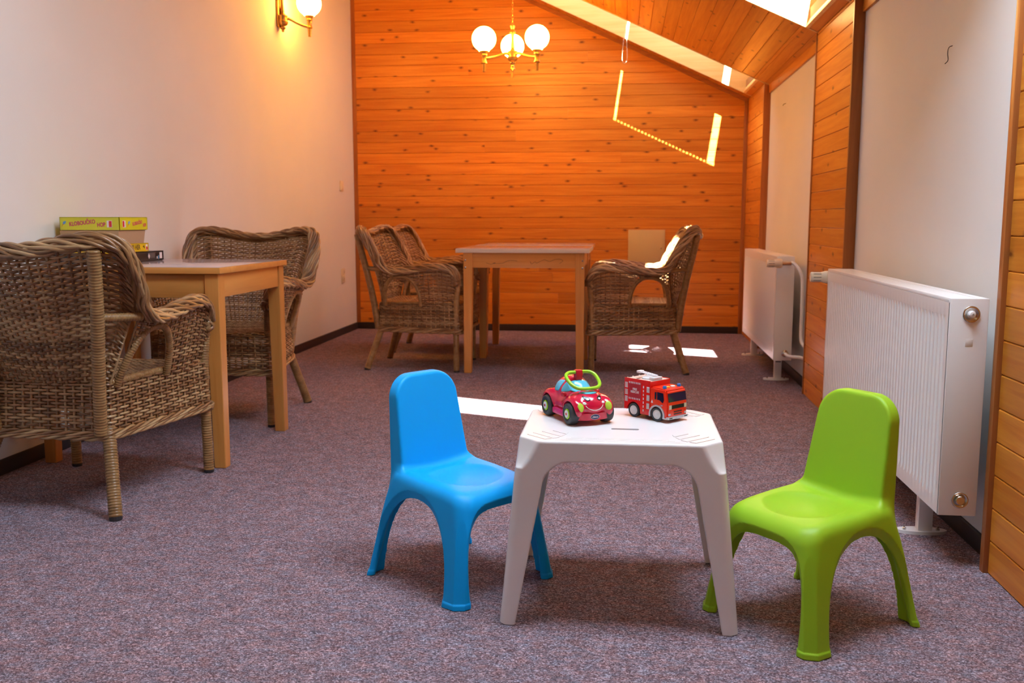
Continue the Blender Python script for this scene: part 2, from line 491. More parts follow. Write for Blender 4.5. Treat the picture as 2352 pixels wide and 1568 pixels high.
# ------------------------------------------------------------------ structure
fl = box('floor', (XL - 0.2, YF - 0.2, -0.15), (XR + 0.25, D + 0.2, 0), CARPET)
tag(fl, 'purple grey speckled carpet floor of the attic room', 'floor', kind='structure')
wl = box('wall_left', (XL - 0.2, YF - 0.2, 0), (XL, D + 0.2, 3.95), PLASTER)
tag(wl, 'tall smooth cream plaster wall beside the wicker seating', 'wall', kind='structure')
wf = box('wall_front', (XL, YF - 0.2, 0), (XR + 0.25, YF, 3.95), PINE)
tag(wf, 'pine wall behind the camera', 'wall', kind='structure')
XREC = XR + 0.042
wr = box('wall_right', (XREC, YF, 0), (XR + 0.3, D, ZK + 0.02), PLASTER)
tag(wr, 'low side wall with white recesses between pine boarded piers', 'wall', kind='structure')
wb = box('wall_back', (XL, D, 0), (XR + 0.3, D + 0.2, 3.95), BACKING)
tag(wb, 'end wall clad in horizontal orange pine boards', 'wall', kind='structure')

def plank_mesh(name, xa0, xa1, xb0, xb1, w, t, c=0.0032):
    """board along x; ends may be cut on the slant (a: left end at z=0/z=w, b: right end)"""
    prof = [(t, 0), (c, 0), (0, c), (0, w - c), (c, w), (t, w)]
    V = [(xa0 + (xa1 - xa0) * z / w, y, z) for y, z in prof] + [(xb0 + (xb1 - xb0) * z / w, y, z) for y, z in prof]
    F = [[5, 4, 3, 2, 1, 0], [6, 7, 8, 9, 10, 11]] + [[i, (i + 1) % 6, 6 + (i + 1) % 6, 6 + i] for i in range(6)]
    me = bpy.data.meshes.new(name); me.from_pydata(V, [], F)
    bm = bmesh.new(); bm.from_mesh(me); bmesh.ops.recalc_face_normals(bm, faces=bm.faces[:]); bm.to_mesh(me); bm.free()
    me.materials.append(PINE); return me

PW, PT = 0.0907, 0.016
z = 0.055
while z < ceil(XL) + 0.02:
    xr = lambda zz: min(XR, XR - (zz - ZK) / M) if zz > ZK else XR
    b0, b1 = xr(z), xr(z + PW - 0.0008)
    if b1 > XL + 0.02:
        cuts = [XL + 0.02]
        if random.random() < 0.3: cuts.append(random.uniform(-1.4, 0.2))
        cuts.append(None)
        for a, b in zip(cuts[:-1], cuts[1:]):
            last = b is None
            e0, e1 = (b0, b1) if last else (b - 0.0006, b - 0.0006)
            if e1 <= a + 0.05: continue
            me = plank_mesh('plank', 0, 0, e0 - a, e1 - a, PW - 0.0008, PT)
            o = link('plank', me, None, wb); o.location = (a, D - PT, z)
    z += PW

# side wall piers
PIERS = [(7.10, D - 0.001), (4.42, 5.24), (YF, 2.60)]
for y0, y1 in PIERS:
    pf = box('pier_core', (XR + PT, y0 + 0.012, 0), (XREC, y1 - (0.012 if y1 < 7.5 else 0), ZK), BACKING, wr)
    z = 0.0; k = 0
    shared = plank_mesh('plank', 0, 0, y1 - y0 - 0.02, y1 - y0 - 0.02, PW - 0.0008, PT)
    while z < ZK - 0.01:
        h = min(PW - 0.0008, ZK - z)
        me = shared if h > PW - 0.001 else plank_mesh('plank', 0, 0, y1 - y0 - 0.02, y1 - y0 - 0.02, h, PT)
        o = link('plank', me, None, wr); o.rotation_euler = (0, 0, -math.pi / 2); o.location = (XR, y1 - 0.01, z)
        z += PW
def strip(name, lo, hi, mat=PINE_TRIM, parent=None, bevel=0.002):
    """trim board whose grain runs along its longest side"""
    lo, hi = np.array(lo, float), np.array(hi, float)
    d = hi - lo; ax = int(np.argmax(d))
    c = (lo + hi) / 2
    if ax == 0: h, R = d / 2, Matrix.Identity(3)
    elif ax == 1: h, R = np.array([d[1], d[0], d[2]]) / 2, Matrix.Rotation(math.pi / 2, 3, 'Z')
    else: h, R = np.array([d[2], d[1], d[0]]) / 2, Matrix.Rotation(math.pi / 2, 3, 'Y')
    o = MB().box((0, 0, 0), h, bevel).build(name, mat, parent, auto=35)
    o.matrix_local = Matrix.Translation(c) @ R.to_4x4()
    return o
n_tr = 0
def trim(lo, hi, label, mat=PINE_TRIM):
    global n_tr
    n_tr += 1
    o = strip('trim_%d' % n_tr, lo, hi, mat)
    return tag(o, label, 'trim', kind='structure')
# jamb faces of the piers (face the camera; brown trim, their shade put into its colour), thin edging boards on the far edges
trim((XR - 0.006, 7.080, 0), (XREC, 7.100, ZK), 'brown jamb board, its shade in the colour, on the near edge of the farthest pier')
trim((XR - 0.006, 4.400, 0), (XREC, 4.420, ZK), 'brown jamb board, its shade in the colour, on the near edge of the middle pier')
trim((XR - 0.005, 5.230, 0), (XREC, 5.250, ZK), 'thin edging on the far edge of the middle pier')
trim((XR - 0.014, 2.578, 0), (XREC, 2.604, ZK), 'thin edging on the far edge of the nearest pier')
trim((XREC - 0.014, 5.25, 1.845), (XREC, 7.08, ZK), 'pine header board above the far white recess', PINE)
trim((XREC - 0.014, 2.604, 1.845), (XREC, 4.40, ZK), 'pine header board above the near white recess', PINE)
trim((XL, D - 0.022, 0.055), (XL + 0.034, D - 0.002, 3.42), 'corner strip between plaster wall and pine end wall')
trim((XR - 0.03, D - 0.03, 0), (XR, D - PT, ZK - 0.02), 'corner strip between pine end wall and low side wall')
bb = strip('baseboard_back', (XL, D - 0.024, 0), (XR, D, 0.056), SKIRT); tag(bb, 'dark skirting along the pine end wall', 'skirting', kind='structure')
bb = strip('baseboard_left', (XL, YF, 0), (XL + 0.012, D - 0.024, 0.058), SKIRT); tag(bb, 'dark skirting along the plaster wall', 'skirting', kind='structure')
bb = strip('baseboard_right', (XREC - 0.012, 2.604, 0), (XREC, 7.08, 0.055), SKIRT); tag(bb, 'dark skirting inside the white recesses', 'skirting', kind='structure')

def slab(mb, x0, x1, y0, y1, o0, o1):
    V = [(x, y, ceil(x) + o) for o in (o0, o1) for y in (y0, y1) for x in (x0, x1)]
    mb.add(V, [[0, 1, 3, 2], [4, 6, 7, 5], [0, 4, 5, 1], [2, 3, 7, 6], [0, 2, 6, 4], [1, 5, 7, 3]])
    return mb
mb = MB()
X_L, X_R = XL - 0.2, XR + 0.3
o0, o1 = 0.026, 0.10
slab(mb, X_L, SKY_X0 - 0.018, YF - 0.2, D + 0.2, o0, o1)
slab(mb, SKY_X1 + 0.018, X_R, YF - 0.2, D + 0.2, o0, o1)
ys = [YF - 0.2] + [v for a, b in sorted(SKY_Y) for v in (a - 0.018, b + 0.018)] + [D + 0.2]
for a, b in zip(ys[0::2], ys[1::2]): slab(mb, SKY_X0 - 0.018, SKY_X1 + 0.018, a, b, o0, o1)
ce = mb.build('ceiling', BACKING)
tag(ce, 'sloping pine boarded attic ceiling with skylights', 'ceiling', kind='structure')
# boards run along the room
Ltot = (XR - XL) / NRM.z
i = -1
R3 = Matrix(((0, NRM.x, DWN.x), (1, 0, 0), (0, NRM.z, DWN.z)))
cache = {}
while i * PW < Ltot:
    s0 = Ltot - (i + 1) * PW            # distance from the ridge side
    xa, xb = XL + s0 * NRM.z, XL + (s0 + PW) * NRM.z
    x_lo, x_hi = max(xa, XL), xb
    # keep boards clear of the openings, trimming the rows at the upper and lower edge
    if xb <= SKY_X0 or xa >= SKY_X1: spans = [(YF, D - 0.001)]
    else:
        c = [YF] + [v for a, b in sorted(SKY_Y) for v in (a - 0.006, b + 0.006)] + [D - 0.001]
        spans = list(zip(c[0::2], c[1::2]))
    pieces = [(s0, PW - 0.0008, spans)]
    if xa < SKY_X1 < xb:
        cut = (SKY_X1 - xa) / NRM.z
        pieces = [(s0, cut, spans), (s0 + cut, PW - 0.0008 - cut, [(YF, D - 0.001)])]
    if xa < SKY_X0 < xb:
        cut = (SKY_X0 - xa) / NRM.z
        pieces = [(s0, cut, [(YF, D - 0.001)]), (s0 + cut, PW - 0.0008 - cut, spans)]
    for st, w, sp in pieces:
        if w < 0.012: continue
        for a, b in sp:
            key = (round(b - a, 4), round(w, 4))
            if key not in cache: cache[key] = plank_mesh('plank', 0, 0, b - a, b - a, w, PT)
            o = link('plank', cache[key], None, ce)
            p = Vector((XL, a, ceil(XL))) + DWN * st
            o.matrix_world = Matrix.Translation(p) @ R3.to_4x4()
    i += 1

# skylights
WIN_LABEL = ['farthest skylight, its far lining pale with a row of sun dots', 'bright skylight above the boarded pier between the radiators',
             'skylight above the small white table', 'skylight above the camera']
def pleated(x0, x1, y0, y1, teeth):
    """folded cloth between x0 and x1, with notched edges along both sides"""
    n = max(4, int(round((x1 - x0) / 0.014)) * 2)
    xs = np.linspace(x0, x1, n + 1)
    off = HB + 0.006 * (np.arange(n + 1) % 2)
    m = MB()
    g = 0.0062 if teeth else 0.0
    V, F = [], []
    def stripq(xa, oa, xb, ob, ya, yb):
        k = len(V)
        V.extend([(xa, ya, ceil(xa) + oa), (xb, ya, ceil(xb) + ob), (xb, yb, ceil(xb) + ob), (xa, yb, ceil(xa) + oa)])
        F.append([k, k + 1, k + 2, k + 3])
    for i in range(n):
        stripq(xs[i], off[i], xs[i + 1], off[i + 1], y0 + g, y1 - g)
        if teeth and i % 4 < 2:
            stripq(xs[i], off[i], xs[i + 1], off[i + 1], y0, y0 + g)
            stripq(xs[i], off[i], xs[i + 1], off[i + 1], y1 - g, y1)
    m.add(V, F)
    return m
CLOTH = [[(0.065, 0.814), (-0.985, 0.010)], [(0.036, 0.430), (-0.985, 0.010)], [(0.035, 0.930), (-0.985, -0.62)], [(0.035, 0.930), (-0.985, 0.010)]]
for k, (y0, y1) in enumerate(SKY_Y):
    w = empty('window_%d' % (k + 1), (0, 0, 0)); tag(w, WIN_LABEL[k], 'skylight', kind='structure')
    t = 0.018
    # lining boards of the shaft
    m = MB(); slab(m, SKY_X0 - t, SKY_X1 + 0.2, y1, y1 + t, -0.004, HB + 0.05); m.build('lining_board', JAMB, w)
    m = MB(); slab(m, SKY_X0 - t, SKY_X1 + 0.2, y0 - t, y0, -0.004, HB + 0.006); m.build('lining_board', JAMB, w)
    for xx, sgn in ((SKY_X0, -1), (SKY_X1, 1)):
        p0, p1 = Vector((xx, 0, ceil(xx) - 0.003)), Vector((xx, 0, ceil(xx))) + NRM * (HB + 0.04)
        e = DWN * (t * sgn)
        V = []
        for yy in (y0, y1):
            for p in (p0, p1, p1 + e, p0 + e): V.append((p.x, yy, p.z))
        MB().add(V, [[0, 1, 2, 3], [7, 6, 5, 4], [0, 4, 5, 1], [1, 5, 6, 2], [2, 6, 7, 3], [3, 7, 4, 0]]).build('lining_board', JAMB, w)
    m = MB()
    slab(m, 0.010, 0.047 if k == 0 else 0.035, y0, y1, HB - 0.01, HB + 0.05)
    slab(m, 0.872 if k == 0 else (0.99 if k == 1 else 0.93), SKY_X1 + 0.2, y0, y1, HB - 0.01, HB + 0.05)
    fr = m.build('frame', RAD, w)
    slab(MB(), SKY_X0, SKY_X1 + 0.2, y0 - 0.06, y1 + t, HB + 0.055, HB + 0.062).build('pane', PANE, w)
    for a, b in CLOTH[k]: pleated(a, b, y0 + 0.001, y1 - 0.001, k < 2 and a > 0).build('blind', BLIND, w)
    if k == 0:
        cp = [(-0.01, 7.62, 2.40), (-0.022, 7.62, 2.30), (-0.028, 7.62, 2.19), (-0.010, 7.62, 2.155), (0.010, 7.62, 2.19), (0.006, 7.62, 2.30), (0.0, 7.62, 2.52)]
        MB().tube(spline(cp, 40), 0.0011, 5).build('blind_cord', IVORY, w)
# dark strip along the ceiling on the end wall
MB().add([(x, y, ceil(x) + o) for o in (-0.032, 0.0) for y in (D - 0.03, D - PT) for x in (XL, XR)],
         [[0, 1, 3, 2], [4, 6, 7, 5], [0, 4, 5, 1], [2, 3, 7, 6], [0, 2, 6, 4], [1, 5, 7, 3]]).build('sloping_trim', PINE_TRIM, wb)


# ------------------------------------------------------------------ tables
def adult_table(loc, w, d, oh, label, top_mat, edge_mat, extra=None):
    """w, d: outside of the legs; oh: overhang of the top (left, right, front, back)"""
    t = empty('wooden_table', loc)
    tag(t, label, 'table', 'wooden tables for grown-ups')
    zt = 0.747
    a, b = 0.056, 0.046
    for sx in (-1, 1):
        for sy in (-1, 1):
            x, y = sx * w / 2, sy * d / 2
            V = []
            for zz, s in ((0, b), (zt - 0.09, a), (zt, a)):
                x0, x1 = sorted((x, x - sx * s)); y0, y1 = sorted((y, y - sy * s))
                V += [(x0, y0, zz), (x1, y0, zz), (x1, y1, zz), (x0, y1, zz)]
            F = [[3, 2, 1, 0], [8, 9, 10, 11]] + [[k * 4 + i, k * 4 + (i + 1) % 4, k * 4 + 4 + (i + 1) % 4, k * 4 + 4 + i] for k in (0, 1) for i in range(4)]
            # local x along the grain
            m = MB().add(V, F); me = m.mesh('leg')
            R = Matrix.Rotation(math.pi / 2, 4, 'Y')
            me.transform(R.inverted())
            bm = bmesh.new(); bm.from_mesh(me); bmesh.ops.bevel(bm, geom=bm.edges[:], offset=0.0025, segments=1, affect='EDGES'); bm.to_mesh(me); bm.free()
            o = link('leg', me, BEECH, t); o.matrix_local = R
            if extra == 'bolts':
                for zb in (0.70, 0.655):
                    if sy < 0: MB().lathe([(0.0, -0.002), (0.006, -0.002), (0.006, 0.0015), (0.004, 0.003), (0, 0.003)], (0, 0, 0), 10, Matrix.Rotation(math.pi / 2, 3, 'X')).build('bolt', CHROME, t).location = (x - sx * 0.012, y - 0.0, zb)
    s = 0.006
    for sy in (-1, 1):
        y = sy * (d / 2 - s); strip('apron_board', (-w / 2 + a, min(y, y - sy * 0.02), zt - 0.092), (w / 2 - a, max(y, y - sy * 0.02), zt), BEECH, t)
    for sx in (-1, 1):
        x = sx * (w / 2 - s); strip('apron_board', (min(x, x - sx * 0.02), -d / 2 + a, zt - 0.092), (max(x, x - sx * 0.02), d / 2 - a, zt), BEECH, t)
    lo = (-w / 2 - oh[0], -d / 2 - oh[2]); hi = (w / 2 + oh[1], d / 2 + oh[3])
    top = strip('tabletop', (*lo, zt), (*hi, zt + 0.0235), edge_mat, t, 0.0015)
    sf = strip('laminate_surface', (lo[0] + 0.001, lo[1] + 0.001, 0.0), (hi[0] - 0.001, hi[1] - 0.001, 0.0012), top_mat, None, 0.0003)
    sf.parent = t; sf.location = sf.location + Vector((0, 0, zt + 0.0235))
    return t
t1 = adult_table(((-2.245 - 1.503) / 2, (3.372 + 4.06) / 2, 0), 0.742, 0.688, (0.012, 0.012, 0.012, 0.012), 'wooden table by the plaster wall with board games on its grey top', LAMINATE, BEECH)
t2 = adult_table(((-0.978 - 0.222) / 2, (5.712 + 6.40) / 2, 0), 0.742, 0.688, (0.045, 0.03, 0.02, 0.02), 'pale edged wooden table with scribbles on its front board', LAMINATE, EDGE_WHITE, 'bolts')
t3 = adult_table(((-0.985 - 0.235) / 2, (6.455 + 7.13) / 2, 0), 0.742, 0.668, (0.03, 0.03, 0.018, 0.02), 'wooden table hidden behind the scribbled table near the pine wall', LAMINATE, BEECH)
# pencil scribbles on the apron of the middle table
PENCIL = plain('pencil_line', (0.10, 0.05, 0.03), 0.7)
for pts in ([(-0.23, 0.02), (-0.20, 0.012), (-0.17, 0.022), (-0.19, 0.016), (-0.13, 0.018), (-0.10, 0.032), (-0.07, 0.035), (-0.04, 0.032)],
            [(0.04, 0.03), (0.05, 0.014), (0.07, 0.028), (0.08, 0.02), (0.11, 0.034), (0.13, 0.04), (0.16, 0.03), (0.19, 0.042), (0.22, 0.045), (0.24, 0.035), (0.22, 0.018)]):
    q = np.array([(x, -0.3385, 0.665 + zz) for x, zz in pts])
    MB().tube(spline(q, 60), 0.0009, 5).build('scribble', PENCIL, t2, smooth=True)

# ------------------------------------------------------------------ wicker armchair
def rings(a, b, r, pitch=0.0092, amp=0.0022, n=12, m=None):
    """cane-wrapped rod between points (or along a path)"""
    P = np.asarray([a, b], float) if m is None else m
    L = np.concatenate([[0], np.cumsum(np.linalg.norm(np.diff(P, axis=0), axis=1))])
    k = max(2, int(L[-1] / pitch)) * 4
    t = np.linspace(0, L[-1], k + 1)
    Q = np.stack([np.interp(t, L, P[:, c]) for c in range(3)], 1)
    rr = np.interp(t, [0, L[-1]], r if np.ndim(r) else [r, r])
    return Q, rr + amp * np.abs(np.sin(np.arange(k + 1) * math.pi / 4)) - amp * 0.5

def weave(mb, S, nu, rows, mask=None, closed=False, rw=0.0046, rs=0.0042, amp=0.0042, sub=4, stakes=True, flat=1.0):
    eps = 1e-3
    def frame(u, v):
        P = S(u, v)
        du = S(u + eps, v) - S(u - eps, v); dv = S(u, np.minimum(v + eps, 1)) - S(u, np.maximum(v - eps, 0))
        N = np.cross(du, dv); N /= (np.linalg.norm(N, axis=1, keepdims=True) + 1e-12)
        return P, N
    def runs(ok):
        out, st = [], None
        for i, o in enumerate(ok):
            if o and st is None: st = i
            if not o and st is not None: out.append((st, i)); st = None
        if st is not None: out.append((st, len(ok)))
        return [r for r in out if r[1] - r[0] >= 3]
    ns = 4
    ang = np.arange(ns) * 2 * math.pi / ns + math.pi / 4
    def sweep(P, N, r, loop):
        T = (np.roll(P, -1, 0) - np.roll(P, 1, 0)) if loop else np.gradient(P, axis=0)
        T /= (np.linalg.norm(T, axis=1, keepdims=True) + 1e-12)
        N = N - T * (N * T).sum(1, keepdims=True); N /= (np.linalg.norm(N, axis=1, keepdims=True) + 1e-12)
        B = np.cross(T, N)
        k = len(P)
        V = P[:, None] + r * (np.cos(ang)[None, :, None] * N[:, None] * 0.85 + np.sin(ang)[None, :, None] * B[:, None] * 1.15)
        i = np.arange(k if loop else k - 1)[:, None]; j = np.arange(ns)[None]
        i2, j2 = (i + 1) % k, (j + 1) % ns
        q = np.stack(np.broadcast_arrays(i * ns + j, i * ns + j2, i2 * ns + j2, i2 * ns + j), -1).reshape(-1, 4)
        mb.addq(V.reshape(-1, 3), q)
    K = nu * sub
    for i, v in enumerate(rows):
        u = np.arange(K) / K if closed else np.linspace(0, 1, K + 1)
        P, N = frame(u, np.full_like(u, v))
        off = amp * np.cos(math.pi * u * nu + math.pi * (i % 2))
        jig = (random.random() - 0.5) * 0.0015
        Pd = P + N * off[:, None] + np.array([0, 0, jig])
        if mask is None: sweep(Pd, N, rw, closed)
        else:
            for a, b in runs(~mask(P)): sweep(Pd[a:b], N[a:b], rw, False)
    if stakes:
        for s in range(nu if closed else nu + 1):
            v = np.linspace(rows[0], rows[-1], 26)
            u = np.full_like(v, s / nu)
            P, N = frame(u, v)
            ok = np.ones(len(v), bool) if mask is None else ~mask(P)
            for a, b in runs(ok): sweep(P[a:b], N[a:b], rs, False)

def rope(mb, path, A, B, strands, r, pitch, updir, closed=False, n=6, phase=0.0):
    P = np.asarray(path, float)
    T = (np.roll(P, -1, 0) - np.roll(P, 1, 0)) if closed else np.gradient(P, axis=0)
    T /= np.linalg.norm(T, axis=1, keepdims=True)
    U = np.asarray(updir, float); U = np.broadcast_to(U, P.shape)
    W = np.cross(T, U); W /= (np.linalg.norm(W, axis=1, keepdims=True) + 1e-9)
    U2 = np.cross(W, T)
    d = np.concatenate([[0], np.cumsum(np.linalg.norm(np.diff(P, axis=0), axis=1))])
    tot = d[-1] + (np.linalg.norm(P[0] - P[-1]) if closed else 0)
    turns = tot / pitch
    if closed: turns = round(turns * strands) / strands
    for s in range(strands):
        a = 2 * math.pi * (d / tot * turns + s / strands) + phase
        mb.tube(P + A * np.cos(a)[:, None] * W + B * np.sin(a)[:, None] * U2, r, n, closed=False)

def plait(mb, path, A, B, strands, r, pitch, updir, n=6):
    """wide flat braid: strands sway from side to side and dive under one another"""
    P = np.asarray(path, float)
    T = np.gradient(P, axis=0); T /= np.linalg.norm(T, axis=1, keepdims=True)
    U = np.broadcast_to(np.asarray(updir, float), P.shape)
    W = np.cross(T, U); W /= (np.linalg.norm(W, axis=1, keepdims=True) + 1e-9)
    U2 = np.cross(W, T)
    d = np.concatenate([[0], np.cumsum(np.linalg.norm(np.diff(P, axis=0), axis=1))])
    for s in range(strands):
        a = 2 * math.pi * (d / pitch + s / strands)
        lat = A * np.arcsin(np.sin(a) * 0.97) / 1.33
        nor = B * np.cos(a) * (1.0 - 0.25 * np.sin(a) ** 2) + 0.0035 * np.sin(a * 4 + s * 2.1)
        crown = -0.010 * (lat / A) ** 2
        mb.tube(P + lat[:, None] * W + (nor + crown)[:, None] * U2, r * (0.92 + 0.16 * random.random()), n)

def build_wicker():
    t = empty('wicker_armchair')
    # rim path from one arm front over the back to the other
    half = [(0.276, 0.264, 0.545), (0.288, 0.262, 0.600), (0.298, 0.225, 0.645), (0.306, 0.15, 0.662), (0.310, 0.05, 0.655), (0.311, -0.06, 0.640),
            (0.313, -0.145, 0.635), (0.319, -0.200, 0.655), (0.326, -0.232, 0.715), (0.333, -0.270, 0.785), (0.330, -0.305, 0.842), (0.312, -0.335, 0.878),
            (0.264, -0.362, 0.891), (0.180, -0.384, 0.882), (0.08, -0.398, 0.862), (0, -0.402, 0.856)]
    full = half + [(-x, y, z) for x, y, z in half[-2::-1]]
    rim = spline(full, 230)
    m = MB()
    # width direction of the band: outward from the seat
    up_ = np.stack([rim[:, 0] * 0.55, np.minimum(rim[:, 1], 0) * 0.9 * (rim[:, 2] > 0.66), np.full(len(rim), 0.8)], 1)
    plait(m, rim, 0.030, 0.0165, 14, 0.0067, 0.56, up_)
    rope(m, rim, 0.016, 0.007, 6, 0.0085, 0.30, up_, phase=0.7)
    m.build('braided_rim', WICKER, t, smooth=True)
    # back
    zb = 0.40
    def back(u, v):
        s = 2 * u - 1; a = np.abs(s)
        zt = np.interp(a, [0, 0.25, 0.5, 0.75, 0.9, 1.0, 1.1], [0.845, 0.852, 0.867, 0.878, 0.862, 0.805, 0.75])
        z = zb + (zt - zb) * v
        w = 0.198 + 0.132 * np.clip((z - 0.40) / 0.41, 0, 1.1)
        yc = -0.262 - 0.142 * np.clip((z - 0.40) / 0.455, 0, 1.1)
        ye = np.interp(z, [0.40, 0.56, 0.66, 0.785, 0.876], [-0.245, -0.225, -0.212, -0.272, -0.340])
        return np.stack([s * w, yc + (ye - yc) * s * s, z], -1)
    m = MB(); weave(m, back, 21, np.linspace(0.0, 0.985, 46), rw=0.0048, rs=0.0048)
    m.build('backrest', WICKER, t, smooth=True)
    # sides with arched opening
    arm = np.array(half)
    for sx in (-1, 1):
        ya = arm[:8, 1][::-1]; za = arm[:8, 2][::-1]
        def side(u, v, sx=sx):
            y = -0.215 + 0.470 * u
            zt = np.interp(y, [-0.215, -0.145, -0.06, 0.05, 0.15, 0.215, 0.245, 0.255], [0.65, 0.632, 0.636, 0.650, 0.656, 0.640, 0.620, 0.60])
            z = 0.41 + (zt - 0.41) * v
            x = 0.262 + 0.045 * v + 0.004 * np.sin(u * 3.1)
            x = x - 0.052 * np.clip((0.12 - y) / 0.34, 0, 1) * (1 - v)
            return np.stack([sx * x, y, z], -1)
        msk = lambda P: (np.abs((P[:, 1] + 0.10) / 0.120) ** 2.4 + np.clip((P[:, 2] - 0.41) / 0.188, 0, 9) ** 2.4) < 1
        m = MB(); weave(m, side, 16, np.linspace(0.02, 0.98, 22), mask=msk, rw=0.0044)
        m.build('arm_panel', WICKER, t, smooth=True)
        th = np.linspace(0.0, math.pi, 40)
        cy = -0.10 - np.sign(np.cos(th)) * -1 * 0.120 * np.abs(np.cos(th)) ** (2 / 2.4)
        cz = 0.41 + 0.188 * np.abs(np.sin(th)) ** (2 / 2.4)
        cv = (cz - 0.41) / 0.24
        cx = sx * (0.266 + 0.045 * cv - 0.052 * np.clip((0.12 - cy) / 0.34, 0, 1) * (1 - cv))
        Q, rr = rings(None, None, 0.0125, 0.008, 0.0016, m=np.stack([cx, cy, cz], 1))
        MB().tube(Q, rr, 9).build('arch_frame', WRAP, t, smooth=True)
        Q, rr = rings((sx * 0.202, -0.235, 0.425), (sx * 0.262, 0.235, 0.43), 0.012)
        MB().tube(Q, rr, 8).build('seat_rail', WRAP, t, smooth=True)
        # posts
        Q, rr = rings(None, None, 0.0205, m=spline([(sx * 0.186, -0.278, 0.26), (sx * 0.206, -0.302, 0.45), (sx * 0.232, -0.332, 0.62), (sx * 0.256, -0.366, 0.78), (sx * 0.264, -0.380, 0.858)], 40))
        MB().tube(Q, rr, 12).build('back_post', WRAP, t, smooth=True)
        Q, rr = rings((sx * 0.224, -0.345, 0.645), (sx * 0.314, -0.215, 0.64), 0.0135)
        MB().tube(Q, rr, 9).build('brace', WRAP, t, smooth=True)
        Q, rr = rings((sx * 0.275, 0.25, 0.01), (sx * 0.272, 0.247, 0.30), 0.0185)
        o = MB().tube(Q, rr, 12).build('leg', WRAP, t, smooth=True)
        MB().lathe([(0, 0), (0.0175, 0), (0.0185, 0.004), (0.018, 0.014), (0, 0.014)], (sx * 0.275, 0.25, 0), 14).build('foot_cap', SKIRT, o)
        Q, rr = rings(None, None, 0.0175, m=spline([(sx * 0.272, 0.247, 0.30), (sx * 0.272, 0.25, 0.42), (sx * 0.275, 0.258, 0.50), (sx * 0.280, 0.264, 0.57)], 30))
        MB().tube(Q, rr, 12).build('arm_post', WRAP, t, smooth=True)
        Q, rr = rings((sx * 0.258, -0.333, 0.008), (sx * 0.190, -0.240, 0.30), 0.0205)
        o = MB().tube(Q, rr, 12).build('leg', WRAP, t, smooth=True)
        MB().lathe([(0, 0), (0.0195, 0), (0.0205, 0.004), (0.019, 0.014), (0, 0.014)], (sx * 0.258, -0.333, 0), 14).build('foot_cap', SKIRT, o)
    # apron around the seat
    cor = [(0.283, 0.268), (-0.283, 0.268), (-0.202, -0.268), (0.202, -0.268)]
    loop = []
    for i in range(4):
        p, q, r = np.array(cor[i - 1]), np.array(cor[i]), np.array(cor[(i + 1) % 4])
        a = q + (p - q) / np.linalg.norm(p - q) * 0.035; b = q + (r - q) / np.linalg.norm(r - q) * 0.035
        for s in np.linspace(0, 1, 5): loop.append((1 - s) ** 2 * a + 2 * s * (1 - s) * q + s * s * b)
        e = np.array(cor[(i + 1) % 4]) + (q - r) / np.linalg.norm(q - r) * 0.035
        for s in np.linspace(0.08, 0.92, 11): loop.append(b + (e - b) * s)
    loop = spline(np.array(loop), 400, closed=True)
    lt = np.concatenate([loop, loop[:1]])
    def apron(u, v):
        u = np.mod(u, 1.0) * 400
        x = np.interp(u, np.arange(401), lt[:, 0]); y = np.interp(u, np.arange(401), lt[:, 1])
        k = 1.035 - 0.05 * v + 0.015 * v * v
        return np.stack([x * k, y * k, 0.255 + 0.165 * v], -1)
    m = MB(); weave(m, apron, 66, np.linspace(0, 1, 17), closed=True, rw=0.0047, rs=0.0048)
    m.build('apron_panel', WICKER, t, smooth=True)
    m = MB()
    base = np.concatenate([loop, loop[:1]])
    for zz, k, ph in ((0.250, 1.045, 0.0), (0.262, 1.045, 1.1)):
        rope(m, np.stack([base[:, 0] * k, base[:, 1] * k, np.full(len(base), zz)], 1), 0.0055, 0.0065, 3, 0.0056, 0.16, (0, 0, 1), phase=ph)
    m.build('braided_border', WICKER, t, smooth=True)
    # seat
    def seat(u, v):
        y = -0.245 + 0.505 * v
        w = 0.202 + 0.066 * v
        x = (2 * u - 1) * w
        z = 0.432 - 0.020 * (1 - (2 * u - 1) ** 2) * np.sin(np.clip(v, 0, 1) * 3.0) - 0.02 * np.clip((v - 0.93) / 0.07, 0, 1)
        return np.stack([x, y, z], -1)
    m = MB(); weave(m, seat, 17, np.linspace(0, 1, 52), rw=0.0047)
    m.build('seat', WICKER, t, smooth=True)
    return t
w0 = build_wicker()
G = 'wicker armchairs around the wooden tables'
def place(o, x, y, deg, label):
    o.location = (x, y, 0); o.rotation_euler = (0, 0, math.radians(deg)); tag(o, label, 'armchair', G)
place(w0, -1.832, 3.080, -3.0, 'big wicker armchair in the foreground with its back to us')
place(copy_tree(w0), -1.876, 4.345, 181.0, 'wicker armchair facing us across the table with board games')
place(copy_tree(w0), -1.262, 6.020, -92.0, 'nearer of the two side by side wicker armchairs left of the scribbled table')
place(copy_tree(w0), -1.300, 6.82, -90.0, 'farther of the two side by side wicker armchairs, close to the pine wall')
place(copy_tree(w0), 0.065, 6.06, 90.0, 'wicker armchair with a sunlit rim, on its own right of the scribbled table')

